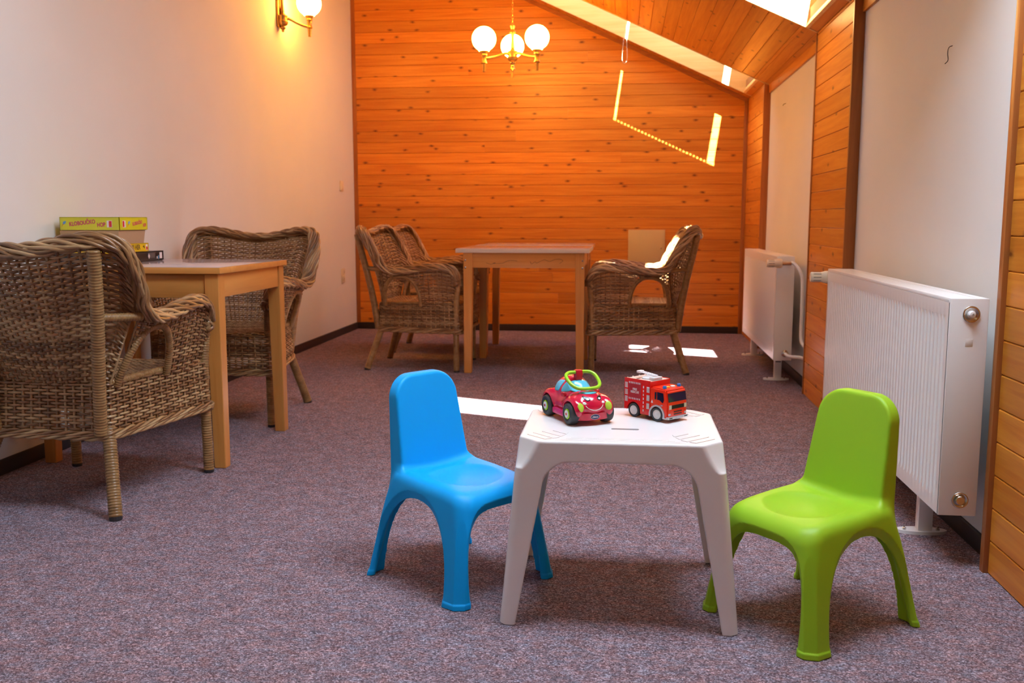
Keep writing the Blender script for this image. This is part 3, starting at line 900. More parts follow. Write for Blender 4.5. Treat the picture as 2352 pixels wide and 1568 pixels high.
# ------------------------------------------------------------------ lamps
COLUMN = [(0.0, 0.0), (0.006, 0.001), (0.010, 0.008), (0.0085, 0.016), (0.016, 0.022), (0.019, 0.030), (0.013, 0.034), (0.015, 0.040), (0.028, 0.046),
          (0.035, 0.056), (0.037, 0.068), (0.031, 0.072), (0.030, 0.096), (0.033, 0.100), (0.034, 0.106), (0.018, 0.114), (0.012, 0.126), (0.014, 0.132),
          (0.013, 0.150), (0.0095, 0.18), (0.0095, 0.205), (0.0135, 0.222), (0.022, 0.232), (0.020, 0.240), (0.012, 0.250), (0.012, 0.256), (0.020, 0.272), (0.019, 0.278), (0.0, 0.280)]
CUP = [(0.0, -0.140), (0.010, -0.139), (0.0105, -0.130), (0.013, -0.087), (0.020, -0.082), (0.018, -0.074), (0.0145, -0.068), (0.0165, -0.038), (0.021, -0.030), (0.019, -0.022), (0.024, -0.012), (0.033, 0.0), (0.0, 0.0)]
def globe_prof(r):
    a = np.linspace(math.radians(-62), math.pi / 2, 18)
    p = [(r * math.cos(t) if t < math.pi / 2 - 1e-3 else 0.0, r * math.sin(t)) for t in a]
    return [(p[0][0] * 0.9, p[0][1] - 0.008), (p[0][0], p[0][1] - 0.004)] + p
RG = 0.082
def lamp_arm(parent, ang, reach, z_body, z_arm, z_rim):
    d = np.array([math.cos(ang), math.sin(ang), 0])
    pts = [d * 0.024 + (0, 0, z_body), d * (0.25 * reach) + (0, 0, z_body + 0.004), d * (0.55 * reach) + (0, 0, (z_body + z_arm) / 2), d * (0.8 * reach) + (0, 0, z_arm + 0.004), d * reach + (0, 0, z_arm)]
    arm = MB().tube(spline(np.array(pts), 26), np.linspace(0.0095, 0.0085, 26), 10).build('arm', BRASS, parent, smooth=True)
    c = d * reach + (0, 0, z_rim)
    MB().lathe(CUP, c, 20).build('lamp_cup', BRASS, parent, auto=40)
    MB().lathe(globe_prof(RG), c + (0, 0, 0.078), 32).build('globe', GLOBE, parent, smooth=True)
ch = empty('chandelier', (-0.772, 6.62, 1.985))
tag(ch, 'brass chandelier with three lit white globes hanging on a chain', 'chandelier')
MB().lathe(COLUMN, (0, 0, 0), 26).build('column', BRASS, ch, auto=40)
MB().lathe([(0, -0.034), (0.005, -0.033), (0.0075, -0.025), (0.006, 0.0), (0, 0.0)], (0, 0, 0), 12).build('finial', BRASS, ch, smooth=True)
for a in (205, 330, 97):
    lamp_arm(ch, math.radians(a), 0.205, 0.086, 0.050, 0.100)
top_z = ceil(-0.772) - 1.985
zz = 0.282; k = 0
while zz < top_z - 0.03:
    a = np.linspace(0, 2 * math.pi, 13)[:-1]
    w = 0.0055 * np.cos(a); hh = 0.0125 * np.sin(a)
    P = np.stack([w if k % 2 == 0 else 0 * w, w if k % 2 else 0 * w, zz + 0.0125 + hh], 1)
    MB().tube(P, 0.0016, 6, closed=True).build('chain_link', BRASS, ch, smooth=True)
    zz += 0.0205; k += 1
MB().lathe([(0, -0.028), (0.012, -0.028), (0.035, -0.012), (0.045, 0.0), (0.0, 0.012)], (0, 0, top_z - 0.004), 20).build('ceiling_rose', BRASS, ch, smooth=True)

sc = empty('wall_lamp', (XL + 0.032, 6.265, 2.185))
tag(sc, 'brass wall lamp with one lit white globe on the plaster wall', 'wall lamp')
MB().lathe(COLUMN, (0, 0, 0), 26).build('column', BRASS, sc, auto=40)
box('wall_plate', (-0.032, -0.035, 0.03), (-0.014, 0.035, 0.25), BRASS, sc, 0.006)
lamp_arm(sc, math.radians(38), 0.185, 0.086, 0.052, 0.128)

# ------------------------------------------------------------------ wall fittings
sw = empty('light_switch', (XL, 7.605, 1.22)); tag(sw, 'cream light switch high on the plaster wall near the corner', 'light switch')
box('plate', (0, -0.04, -0.042), (0.010, 0.04, 0.042), IVORY, sw, 0.003); box('rocker', (0.010, -0.022, -0.026), (0.014, 0.022, 0.026), IVORY, sw, 0.002)
so = empty('wall_socket', (XL, 7.588, 0.487)); tag(so, 'cream double socket low on the plaster wall near the corner', 'socket')
box('plate', (0, -0.04, -0.058), (0.012, 0.04, 0.058), IVORY, so, 0.003)
for zz in (-0.027, 0.027):
    MB().lathe([(0.0, 0.012), (0.02, 0.012), (0.020, 0.016), (0.017, 0.016), (0.016, 0.0135), (0, 0.0135)], (0, 0, 0), 18, Matrix.Rotation(math.pi / 2, 3, 'Y')).build('outlet', DARKGAP if False else IVORY, so, smooth=True).location = (0, 0, zz)
    MB().lathe([(0, 0.0136), (0.004, 0.0136), (0.004, 0.0142), (0, 0.0142)], (0, 0, 0), 10, Matrix.Rotation(math.pi / 2, 3, 'Y')).build('pin_hole', DARKGAP, so).location = (0, 0.006, zz)
fb = empty('fuse_box', (0.195, D - PT, 0.71)); tag(fb, 'cream metal fuse box door on the pine wall', 'fuse box')
box('frame', (-0.152, -0.012, -0.152), (0.152, 0.0, 0.152), CREAM, fb, 0.002)
box('door', (-0.137, -0.016, -0.137), (0.137, -0.012, 0.137), CREAM, fb, 0.0015)
MB().lathe([(0, 0), (0.006, 0), (0.006, 0.004), (0, 0.004)], (0, 0, 0), 12, Matrix.Rotation(math.pi / 2, 3, 'X')).build('lock', CHROME, fb).location = (0.12, -0.016, 0)
hk = MB().tube(spline(np.array([(XREC + 0.002, 3.245, 1.500), (XREC - 0.010, 3.247, 1.494), (XREC - 0.010, 3.256, 1.478), (XREC - 0.004, 3.268, 1.458), (XREC - 0.012, 3.272, 1.447)]), 24), 0.0014, 6).build('wire_hook', DARKGAP, smooth=True)
tag(hk, 'thin dark wire hook on the near white recess', 'hook')
hk = MB().tube(spline(np.array([(XREC + 0.002, 6.415, 1.695), (XREC - 0.012, 6.42, 1.690), (XREC - 0.014, 6.44, 1.683), (XREC - 0.010, 6.45, 1.692)]), 20), 0.0016, 6).build('wire_hook', DARKGAP, smooth=True)
tag(hk, 'tiny wire hook on the far white recess', 'hook')

# ------------------------------------------------------------------ radiators
def radiator(y0, y1, label, valve_far):
    x0, x1, z0, z1 = 0.865, 0.965, 0.150, 0.742
    r = empty('radiator', ((x0 + x1) / 2, (y0 + y1) / 2, 0))
    tag(r, label, 'radiator', 'panel radiators in the white recesses')
    hx, hy = 0.05, (y1 - y0) / 2
    # front panel with pressed flutes
    n = int((y1 - y0 - 0.05) / 0.0305)
    pitch = (y1 - y0 - 0.05) / n
    pts_y, dep = [-hy + 0.002], [0.0]
    for k in range(n):
        c = -hy + 0.025 + (k + 0.5) * pitch
        pts_y += [c - 0.0095, c - 0.0055, c + 0.0055, c + 0.0095]; dep += [0, 1, 1, 0]
    pts_y.append(hy - 0.002); dep.append(0.0)
    py, dp = np.array(pts_y), np.array(dep)
    zs = [z0, z0 + 0.038, z0 + 0.056, z1 - 0.066, z1 - 0.048, z1 - 0.012]
    V, F = [], []
    for zi, zq in enumerate(zs):
        act = 1.0 if zi in (2, 3) else 0.0
        for a, b in zip(py, dp): V.append((-hx + 0.0055 * b * act, a, zq))
    k = len(py)
    for zi in range(len(zs) - 1):
        for i in range(k - 1): F.append([zi * k + i, zi * k + i + 1, (zi + 1) * k + i + 1, (zi + 1) * k + i])
    # turn the edges back
    nb = len(V)
    for zq in (z0, z1 - 0.012): V += [(-hx + 0.012, py[0], zq), (-hx + 0.012, py[-1], zq)]
    F += [[nb, nb + 1] + list(range(k - 1, -1, -1)), [nb + 2] + [(len(zs) - 1) * k + i for i in range(k)] + [nb + 3],
          [nb, nb + 2] + [zi * k for zi in range(len(zs) - 1, -1, -1)], [nb + 1] + [zi * k + k - 1 for zi in range(len(zs))] + [nb + 3]]
    fp = MB().add(V, F)
    me = fp.mesh('front_panel', True, fix=False); sharpen(me, 25); link('front_panel', me, RAD, r)
    box('back_panel', (hx - 0.012, -hy + 0.003, z0), (hx, hy - 0.003, z1 - 0.012), RAD, r, 0.003)
    box('convector', (-hx + 0.014, -hy + 0.02, z0 + 0.03), (hx - 0.014, hy - 0.02, z1 - 0.03), RAD, r)
    # top grille: frame bars and slats
    g = MB(); g.box((-hx + 0.0065, 0, z1 - 0.006), (0.006, hy - 0.0105, 0.006), 0.002); g.box((hx - 0.0125, 0, z1 - 0.006), (0.012, hy - 0.0105, 0.006), 0.002)
    g.box((0.002, 0, z1 - 0.004), (0.036, hy - 0.0105, 0.0025), 0.001)
    tp = g.build('top_cover', RAD, r, auto=35)
    for s in (-1, 1):
        sp = box('side_cover', (-hx, min(s * hy, s * (hy - 0.010)), z0 - 0.002), (hx, max(s * hy, s * (hy - 0.010)), z1), RAD, r, 0.003)
    def plug(y, z, s, kind):
        R = Matrix.Rotation(-s * math.pi / 2, 3, 'X')
        p = MB().lathe([(0.0, 0.0), (0.0215, 0.0), (0.0225, 0.0015), (0.0215, 0.0035), (0.0175, 0.0025), (0.0155, 0.0005), (0.0, 0.0005)], (0, 0, 0), 28, R).build('plug_ring', CHROME, r, smooth=True)
        p.location = (0.005, y, z)
        if kind == 'vent':
            q = MB().lathe([(0, 0), (0.011, 0.0), (0.010, 0.006), (0.0075, 0.008), (0.0075, 0.013), (0.003, 0.014), (0.003, 0.010), (0, 0.010)], (0, 0, 0), 18, R).build('vent_plug', RAD, p, auto=40)
        else:
            q = MB().lathe([(0, 0), (0.0125, 0.0), (0.0125, 0.005), (0.0105, 0.007), (0.0, 0.007)], (0, 0, 0), 20, R).build('blind_plug', CHROME, p, auto=40)
    s_near = -1
    if valve_far:
        plug(-hy, z1 - 0.042, -1, 'vent'); plug(-hy, z0 + 0.042, -1, 'blind')
        box('embossed_mark', (-0.006, -hy - 0.0006, z1 - 0.128), (0.013, -hy + 0.001, z1 - 0.108), RAD, r, 0.0003)
    # thermostatic valve
    sy = 1 if valve_far else -1
    vy = sy * (hy + 0.042)
    zv = z1 - 0.038
    va = empty('thermostat_valve'); va.parent = r
    va_body = MB().tube(np.array([(0.012, sy * hy, zv), (0.012, vy, zv)]), 0.010, 12).tube(np.array([(0.022, vy, zv), (-0.028, vy, zv)]), 0.012, 12)
    vb = va_body.build('valve_body', CHROME, r, auto=40)
    RR = Matrix.Rotation(-math.pi / 2, 3, 'Y')
    head = [(0.0, 0.085), (0.019, 0.085), (0.0215, 0.080), (0.0215, 0.040), (0.0225, 0.036), (0.026, 0.026), (0.0265, 0.008), (0.023, 0.0), (0.0, 0.0)]
    hd = MB().lathe(head, (0, 0, 0), 28, RR).build('thermostat_head', IVORY, r, auto=30); hd.location = (-0.028, vy, zv)
    for k in range(9):
        a = math.radians(40 * k + 10)
        box('grip_slot', (-0.075, -0.0011, -0.0004), (-0.043, 0.0011, 0.0008), DARKGAP, hd).matrix_local = Matrix.Rotation(a, 4, 'X') @ Matrix.Translation((0, 0, 0.0215))
    bpy.data.objects.remove(va)
    # pipes
    if not valve_far:
        p = [(0.018, vy, zv), (0.034, vy - 0.004, zv + 0.002), (0.060, vy - 0.03, zv - 0.03), (0.078, vy - 0.045, zv - 0.09), (0.082, vy - 0.045, zv - 0.25), (0.082, vy - 0.045, z0 + 0.16), (0.086, vy - 0.062, z0 + 0.115), (0.095, vy - 0.10, z0 + 0.098), (0.100, vy - 0.16, z0 + 0.095)]
        MB().tube(spline(np.array(p), 70), 0.0095, 12).build('pipe', RAD, r, smooth=True)
        q = [(0.012, -hy + 0.004, z0 + 0.04), (0.012, -hy - 0.035, z0 + 0.04), (0.030, -hy - 0.055, z0 + 0.03), (0.085, -hy - 0.075, z0 + 0.028), (0.10, -hy - 0.16, z0 + 0.028)]
        MB().tube(spline(np.array(q), 50), 0.0095, 12).build('pipe', RAD, r, smooth=True)
        MB().lathe([(0.0, 0.0), (0.020, 0.0), (0.020, 0.012), (0.013, 0.014), (0.013, 0.032), (0.0, 0.032)], (0.012, -hy, z0 + 0.04), 18, Matrix.Rotation(math.pi / 2, 3, 'X')).build('valve_body', CHROME, r, auto=40)
    # floor brackets
    for fy in (-hy + 0.30, hy - 0.30) if valve_far else (-hy + 0.22, hy - 0.18):
        ft = box('foot', (-0.010, fy - 0.016, 0.010), (0.032, fy + 0.016, z0 + 0.02), RAD, r, 0.002)
        for zz in (0.108, 0.126): box('foot_slot', (-0.004, fy - 0.0168, zz), (0.026, fy - 0.0155, zz + 0.006), DARKGAP, ft)
        MB().prism([(0.075 * math.cos(a) * (1.0), 0.028 * math.sin(a)) for a in np.linspace(0, 2 * math.pi, 21)[:-1]], 0.0, 0.010, 2).build('foot_plate', RAD, ft, auto=40).location = (0.004, fy, 0)
        for bx in (-0.048, 0.05): MB().lathe([(0, 0), (0.006, 0), (0.006, 0.006), (0.003, 0.007), (0.003, 0.014), (0, 0.014)], (0, 0, 0), 8).build('anchor_bolt', CHROME, ft).location = (bx, fy - 0.008, 0.010)
    return r
radiator(2.608, 4.125, 'white panel radiator behind the green chair, round plugs on its end', True)
radiator(5.47, 6.90, 'white panel radiator farther back with a pipe at its near end', False)

# ------------------------------------------------------------------ board games on the table by the wall
YEL = plain('printed_yellow_green', (0.62, 0.60, 0.02), 0.35, coat=0.3)
YEL2 = plain('printed_yellow', (0.80, 0.52, 0.015), 0.35, coat=0.3)
CARD = plain('bare_cardboard', (0.42, 0.27, 0.16), 0.8, bump=0.1)
BLACKBOX = plain('printed_black', (0.018, 0.014, 0.015), 0.3, coat=0.3)
REDP = plain('printed_red', (0.62, 0.02, 0.03), 0.4)
PINKP = plain('printed_magenta', (0.55, 0.02, 0.12), 0.4)
WHITEP = plain('printed_white', (0.75, 0.70, 0.72), 0.45)
BLUEP = plain('printed_blue', (0.10, 0.32, 0.62), 0.4)
BROWNP = plain('printed_brown', (0.16, 0.09, 0.02), 0.5)
GREYP = plain('printed_grey', (0.10, 0.085, 0.085), 0.4)
ZT = 0.747 + 0.0235 + 0.0013
def gbox(name, x0, x1, y0, y1, z0, z1, mat, label, rz=0.0):
    g = empty(name, ((x0 + x1) / 2, (y0 + y1) / 2, z0), rz)
    tag(g, label, 'board game', 'board game boxes stacked on the table')
    hx, hy, h = (x1 - x0) / 2, (y1 - y0) / 2, z1 - z0
    box('box_tray', (-hx + 0.003, -hy + 0.003, 0), (hx - 0.003, hy - 0.003, h - 0.004), CARD if mat is not BLACKBOX else BLACKBOX, g, 0.001)
    # lid: top and four sides
    m = MB(); zl = h * 0.04
    m.box((0, 0, h - 0.0015), (hx, hy, 0.0015), 0.0008)
    for s in (-1, 1):
        m.box((s * (hx - 0.001), 0, (h + zl) / 2), (0.001, hy, (h - zl) / 2)); m.box((0, s * (hy - 0.001), (h + zl) / 2), (hx, 0.001, (h - zl) / 2))
    m.build('lid', mat, g)
    return g, hx, hy, h
def print_rect(name, g, face, u, w, z, hgt, mat, hx, hy, lift=0.0004):
    if face == 'x': box(name, (hx - 0.0002, u - w / 2, z - hgt / 2), (hx + lift, u + w / 2, z + hgt / 2), mat, g)
    else: box(name, (u - w / 2, -hy - lift, z - hgt / 2), (u + w / 2, -hy + 0.0002, z + hgt / 2), mat, g)
def face_m(face, u, z, hx, hy, tilt=0.0):
    c, s = math.cos(tilt), math.sin(tilt)
    if face == 'x': return frame_m((hx + 0.0004, u, z), (0, c, s), (0, -s, c))
    return frame_m((u, -hy - 0.0004, z), (c, 0, s), (-s, 0, c))
g, hx, hy, h = gbox('board_game', -2.280, -2.008, 3.56, 3.950, ZT, ZT + 0.042, BLACKBOX, 'black board game box at the bottom of the stack')
print_rect('price_label', g, 'x', 0.17, 0.022, 0.022, 0.026, WHITEP, hx, hy)
print_rect('picture', g, 'x', 0.088, 0.06, 0.024, 0.022, GREYP, hx, hy)
print_rect('silver_line', g, 'x', 0.0, 0.38, 0.036, 0.0012, GREYP, hx, hy); print_rect('silver_line', g, 'x', 0.0, 0.38, 0.0075, 0.0012, GREYP, hx, hy)
MB().prism([(0.058, 0.022), (0.066, 0.034), (0.074, 0.022), (0.066, 0.010)], hx - 0.0002, hx + 0.0005, 0).build('diamond_logo', WHITEP, g)
for u, c in ((0.128, GREYP), (0.137, WHITEP), (0.149, BLUEP)): print_rect('icon', g, 'x', u, 0.006, 0.014, 0.010 if c is not BLUEP else 0.017, c, hx, hy)
z = ZT + 0.042
g, hx, hy, h = gbox('board_game', -2.285, -2.020, 3.50, 3.845, z, z + 0.036, YEL2, 'narrow yellow board game box with brown capitals, above the black one')
text_part('lettering', '100 HER', 0.028, BROWNP, g, face_m('x', 0.058, 0.019, hx, hy), wide=0.85)
MB().prism([(0.122, 0.022), (0.136, 0.027), (0.140, 0.012), (0.130, 0.018)], hx - 0.0002, hx + 0.0005, 0).build('bird_picture', BROWNP, g)
print_rect('logo', g, 'x', 0.156, 0.014, 0.018, 0.024, WHITEP, hx, hy); print_rect('logo_fill', g, 'x', 0.156, 0.012, 0.014, 0.013, REDP, hx, hy, 0.0006)
z += 0.036
g = empty('cardboard_box', ((-2.268 - 2.016) / 2, (3.60 + 3.815) / 2, z)); tag(g, 'bare brown cardboard box under the yellow green game box', 'box', 'board game boxes stacked on the table')
m = MB(); a, b, hh = 0.126, 0.1075, 0.054
V = [(sx * (a - t), sy * (b - t), zz) for zz, t in ((0, 0.006), (hh, 0)) for sx, sy in ((-1, -1), (1, -1), (1, 1), (-1, 1))]
m.add(V, [[3, 2, 1, 0], [4, 5, 6, 7]] + [[i, (i + 1) % 4, 4 + (i + 1) % 4, 4 + i] for i in range(4)]).build('tray', CARD, g)
box('inner_rim', (-a + 0.006, -b + 0.006, hh), (a - 0.006, b - 0.006, hh + 0.0006), CARD, g)
z += hh + 0.0008
g, hx, hy, h = gbox('board_game', -2.266, -2.010, 3.60, 3.825, z, z + 0.054, YEL, 'yellow green board game box with pink lettering, topmost of the stack')
def tilted_word(face, word, u, zc, size, adv, tilt, mat, drop):
    text_part('lettering', word, size, mat, g, face_m(face, u, zc, hx, hy, tilt), wide=adv)
tilted_word('y', 'KLOBOUČKO', -0.031, 0.030, 0.0225, 0.80, 0.10, PINKP, 0)
tilted_word('y', 'HOP', 0.050, 0.0225, 0.023, 0.75, 0.06, PINKP, 0)
tilted_word('x', 'KLOBOUČKO', 0.028, 0.029, 0.019, 0.66, 0.12, PINKP, 0)
tilted_word('x', 'HOP', 0.087, 0.0205, 0.0195, 0.62, 0.08, PINKP, 0)
for face, u, w in (('y', 0.085, 0.022), ('x', -0.078, 0.024)):
    print_rect('logo', g, face, u, w, 0.026, 0.027, WHITEP, hx, hy); print_rect('logo_fill', g, face, u + (0.18 if face == 'y' else -0.18) * w, w * 0.55, 0.026, 0.024, REDP, hx, hy, 0.0006)
for face, u, s in (('y', -0.108, 1.0), ('x', -0.038, 1.1)):
    pts = [(-0.007, 0.004), (-0.004, 0.010), (0.008, 0.012), (0.005, 0.002), (-0.003, -0.002)]
    q = [(u + s * p[0], 0.026 + p[1]) for p in pts]
    q2 = [(u + s * p[0], 0.026 + p[1]) for p in [(-0.006, 0.002), (-0.004, 0.0), (-0.013, -0.012)]]
    if face == 'y':
        MB().prism(q, -hy - 0.0005, -hy + 0.0002, 1).build('hat_picture', BLUEP, g); MB().prism(q2, -hy - 0.0005, -hy + 0.0002, 1).build('stick_picture', REDP, g)
    else:
        MB().prism(q, hx - 0.0002, hx + 0.0005, 0).build('hat_picture', BLUEP, g); MB().prism(q2, hx - 0.0002, hx + 0.0005, 0).build('stick_picture', REDP, g)

# ------------------------------------------------------------------ children's chairs
def chair_sdf(x, y, z):
    t = np.clip(1 - z / 0.285, 0, 1)
    e = t ** 0.9
    hx = 0.136 + 0.052 * e - 0.012 * np.clip(y / 0.18, 0, 1)
    yf = 0.150 + 0.036 * e
    yb = -0.142 - 0.050 * e
    yc, hy = (yf + yb) / 2, (yf - yb) / 2
    o2 = rbox2(x, y - yc, hx, hy, 0.05 - 0.036 * np.clip(e * 1.6, 0, 1))
    o2 = np.maximum(o2, (np.abs(x) + np.abs(y - yc) - (hx + hy - 0.020)) * 0.7071)
    o2 = o2 - 0.0028 * np.clip((0.016 - z) / 0.003, 0, 1)
    top = z - (0.280 + 0.014 * np.clip(np.abs(x) / 0.136, 0, 1) ** 2 * np.clip((0.10 - y) / 0.2, 0, 1) - 0.018 * np.clip((y - 0.06) / 0.10, 0, 1.2) ** 2)
    outer = smax(o2, top, 0.030)
    th = 0.017
    inner = np.maximum(rbox2(x, y - yc, hx - th, hy - th, 0.04 - 0.02 * e), z - 0.252)
    # arched openings: sides, front, back
    ya = y + 0.022
    side = (np.abs(ya / 0.138) ** 2.3 + np.abs((z + 0.02) / 0.252) ** 2.3) ** (1 / 2.3) - 1
    def chamf(a, b, r): return np.maximum(np.maximum(a, b), (a + b + r) * 0.7071)
    d = chamf(outer, -side * 0.135, 0.012)
    wf = 0.126 - 0.22 * np.clip(z - 0.05, 0, 1) * 0.18
    fr = (np.abs(x / wf) ** 4.0 + np.abs((z + 0.02) / 0.242) ** 4.0) ** (1 / 4.0) - 1
    front = np.maximum(fr * 0.13, -(y - 0.02))
    d = chamf(d, -front, 0.012)
    bk = (np.abs(x / 0.128) ** 3.0 + np.abs((z + 0.02) / 0.230) ** 3.0) ** (1 / 3.0) - 1
    back = np.maximum(bk * 0.13, y + 0.04)
    d = smax(d, -back, 0.006)
    d = np.maximum(d, -inner)
    # backrest: upright plate with a flange turned to the rear
    s = np.clip((z - 0.25) / 0.28, 0, 1.1)
    yfr = -0.098 - 0.052 * s + 0.10 * x * x * 8 * 0.35         # front face, slightly cupped
    hw = 0.121 - 0.018 * s
    prof = rbox2(x, z - 0.335, hw, 0.200, 0.062)
    ythick = 0.060 - 0.024 * s
    plate = smax(np.maximum(-(y - (yfr - ythick)), y - yfr), prof, 0.010)
    hollow = np.maximum(np.maximum(rbox2(x, z - 0.31, hw - 0.012, 0.21, 0.05), y - (yfr - 0.010)), -(z - 0.24))
    plate = np.maximum(plate, -hollow)
    plate = np.maximum(plate, -(z - 0.24))
    d = smin(d, plate, 0.020)
    # dished seat
    dish = ell(x, y, z, (0, 0.022, 0.280 + 0.030), (0.116, 0.130, 0.048))
    d = smax(d, -dish, 0.003)
    return np.maximum(d, -(z - 0.0005))
V, Q, N = sdf_grid(chair_sdf, (-0.215, -0.235, -0.006), (0.215, 0.215, 0.552), 0.0036)
cen = V[Q].mean(1)
isb = (cen[:, 2] > 0.290) & (cen[:, 1] < -0.06)
isl = (cen[:, 2] < 0.225)
kc = empty('child_chair')
sdf_part('backrest', V, Q, N, isb, BLUE, kc)
sdf_part('seat', V, Q, N, ~isb & ~isl, BLUE, kc)
for sx in (-1, 1):
    for sy in (-1, 1):
        sdf_part('leg', V, Q, N, isl & (cen[:, 0] * sx > 0) & ((cen[:, 1] + 0.02) * sy > 0), BLUE, kc)
# raised foot rims on the front legs
for leg in [c for c in kc.children if c.name.startswith('leg')]:
    v0 = np.array([v.co[:] for v in leg.data.vertices]); lo, hi = v0[v0[:, 2] < 0.02].min(0), v0[v0[:, 2] < 0.02].max(0)
def paint(o, mat):
    for c in o.children:
        c.material_slots[0].link = 'OBJECT'; c.material_slots[0].material = mat
kg = copy_tree(kc)
paint(kg, GREEN)
def pose(o, x, y, fx, fy, label):
    o.location = (x, y, 0); o.rotation_euler = (0, 0, math.atan2(fy, fx) - math.pi / 2); tag(o, label, 'chair', 'moulded plastic chairs for children')
pose(kc, -0.417, 2.405, 0.780, -0.630, 'small sky blue plastic chair beside the white table')
pose(kg, 0.452, 2.238, -0.777, -0.620, 'small lime green plastic chair beside the white table')

# ------------------------------------------------------------------ children's table
def table_sdf(x, y, z):
    e = np.clip(1 - z / 0.44, 0, 1)
    hx = 0.238 + 0.040 * e; hy = 0.206 + 0.030 * e
    r2 = rbox2(x, y, hx, hy, 0.006)
    cham = (np.abs(x) + np.abs(y) - (hx + hy - 0.012 - 0.036 * np.clip((z - 0.375) / 0.06, 0, 1) ** 0.6)) * 0.7071
    o2 = smax(r2, cham, 0.006)
    bow = z - (0.440)
    outer = smax(o2, bow, 0.006)
    th = 0.010
    inner = np.maximum(np.maximum(rbox2(x, y, hx - th, hy - th, 0.01), cham + th), z - 0.430)
    d = np.maximum(outer, -inner)
    def arch(u, hu):
        w = hu - 0.072 + 0.034 * np.clip(1 - z / 0.37, 0, 1)
        q = rbox2(u * (0.17 / w), z - 0.0, 0.17, 0.391, 0.055)
        return q
    ax = np.maximum(arch(x, hx), -(np.abs(y) - 0.13)); d = smax(d, -ax, 0.004)
    ay = np.maximum(arch(y, hy), -(np.abs(x) - 0.16)); d = smax(d, -ay, 0.004)
    # pressed hollow at the upper end of each leg corner
    cx, cy = np.abs(x) - (hx - 0.012), np.abs(y) - (hy - 0.012)
    return np.maximum(d, -(z - 0.0005))
V, Q, N = sdf_grid(table_sdf, (-0.29, -0.25, -0.006), (0.29, 0.25, 0.447), 0.0038)
cen = V[Q].mean(1)
kt = empty('child_table', (0.0, 2.335, 0))
tag(kt, 'small white plastic table with two toys on top', 'table')
isl = cen[:, 2] < 0.345
ist = cen[:, 2] > 0.428
sdf_part('tabletop', V, Q, N, ist, WHITE_PL, kt)
sdf_part('apron', V, Q, N, ~ist & ~isl, WHITE_PL, kt)
for sx in (-1, 1):
    for sy in (-1, 1):
        sdf_part('leg', V, Q, N, isl & (cen[:, 0] * sx > 0) & (cen[:, 1] * sy > 0), WHITE_PL, kt)
        # leaf ornament of four raised slats, its point towards the middle
        ax = Vector((sx, sy, 0)).normalized(); ay = Vector((-ax.y, ax.x, 0))
        c0 = Vector((sx * 0.188, sy * 0.158, 0))
        def hw(t): return 0.046 * math.sin(math.pi * min(max(t, 0), 1) ** 0.55 / 2) if t < 1 else 0.046
        for a, b in ((0.03, 0.24), (0.29, 0.50), (0.55, 0.76), (0.81, 0.98)):
            P = []
            ts = np.linspace(a, b, 5)
            sh = lambda t: 0.050 * math.sqrt(max(t, 0)) * (1.0 if t < 0.62 else 1 - (t - 0.62) * 0.95)
            for t in ts: p = c0 + ax * (-0.085 + 0.10 * t) + ay * sh(t); P.append((p.x, p.y))
            for t in ts[::-1]: p = c0 + ax * (-0.085 + 0.10 * t) - ay * sh(t); P.append((p.x, p.y))
            MB().prism(P, 0.4395, 0.4412, 2).build('corner_slat', WHITE_PL, kt)
for k in range(4):
    for s in (-1, 1): strip('ridge', (-0.15 + 0.012 * k, s * (0.196 - 0.010 * k) - 0.0014, 0.4392), (0.15 - 0.012 * k, s * (0.196 - 0.010 * k) + 0.0014, 0.4406), WHITE_PL, kt, 0.0005)
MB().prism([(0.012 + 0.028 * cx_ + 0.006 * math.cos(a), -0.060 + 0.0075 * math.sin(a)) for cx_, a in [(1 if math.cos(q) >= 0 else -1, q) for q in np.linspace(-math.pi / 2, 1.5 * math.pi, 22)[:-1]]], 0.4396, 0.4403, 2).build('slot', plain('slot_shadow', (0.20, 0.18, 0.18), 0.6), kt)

# ------------------------------------------------------------------ toy car
ZTOP = 0.4403
CAR_RED = plain('toy_car_red', (0.60, 0.006, 0.045), 0.20, coat=0.4)
CAR_PINK = plain('toy_car_pink', (0.66, 0.02, 0.14), 0.3)
CLIP_RED = plain('toy_clip_red', (0.60, 0.012, 0.03), 0.25)
TYRE = plain('toy_tyre', (0.030, 0.032, 0.036), 0.55)
LIME = plain('toy_lime', (0.32, 0.62, 0.02), 0.25)
LAMP_G = plain('toy_lamp_green', (0.42, 0.58, 0.05), 0.18)
SKYB = plain('toy_window_blue', (0.10, 0.50, 0.68), 0.15)
TOYWHITE = plain('toy_white', (0.80, 0.80, 0.82), 0.3)
TOYBLACK = plain('toy_black', (0.010, 0.010, 0.012), 0.25)
NAVY = plain('toy_navy', (0.012, 0.02, 0.12), 0.3)
def car_sdf(x, y, z):
    ax = np.abs(x)
    body = ell(x, y, z, (0, 0.0, 0.040), (0.049, 0.094, 0.030))
    hood = ell(x, y, z, (0, 0.044, 0.045), (0.051, 0.051, 0.034))
    cabin = ell(x, y, z, (0, -0.022, 0.060), (0.041, 0.058, 0.046))
    fend = smin(ell(ax, y, z, (0.040, 0.060, 0.037), (0.0185, 0.036, 0.029)), ell(ax, y, z, (0.040, -0.058, 0.038), (0.0185, 0.038, 0.031)), 0.004)
    d = smin(body, hood, 0.010)
    d = smin(d, cabin, 0.009)
    d = smin(d, fend, 0.010)
    d = smax(d, 0.016 - z, 0.005)
    for wy in (0.060, -0.058):
        arch = np.maximum(np.hypot(y - wy, z - 0.0265) - 0.030, 0.033 - ax)
        d = smax(d, -arch, 0.0025)
    return d
V, Q, N = sdf_grid(car_sdf, (-0.066, -0.102, 0.008), (0.066, 0.102, 0.112), 0.0016)
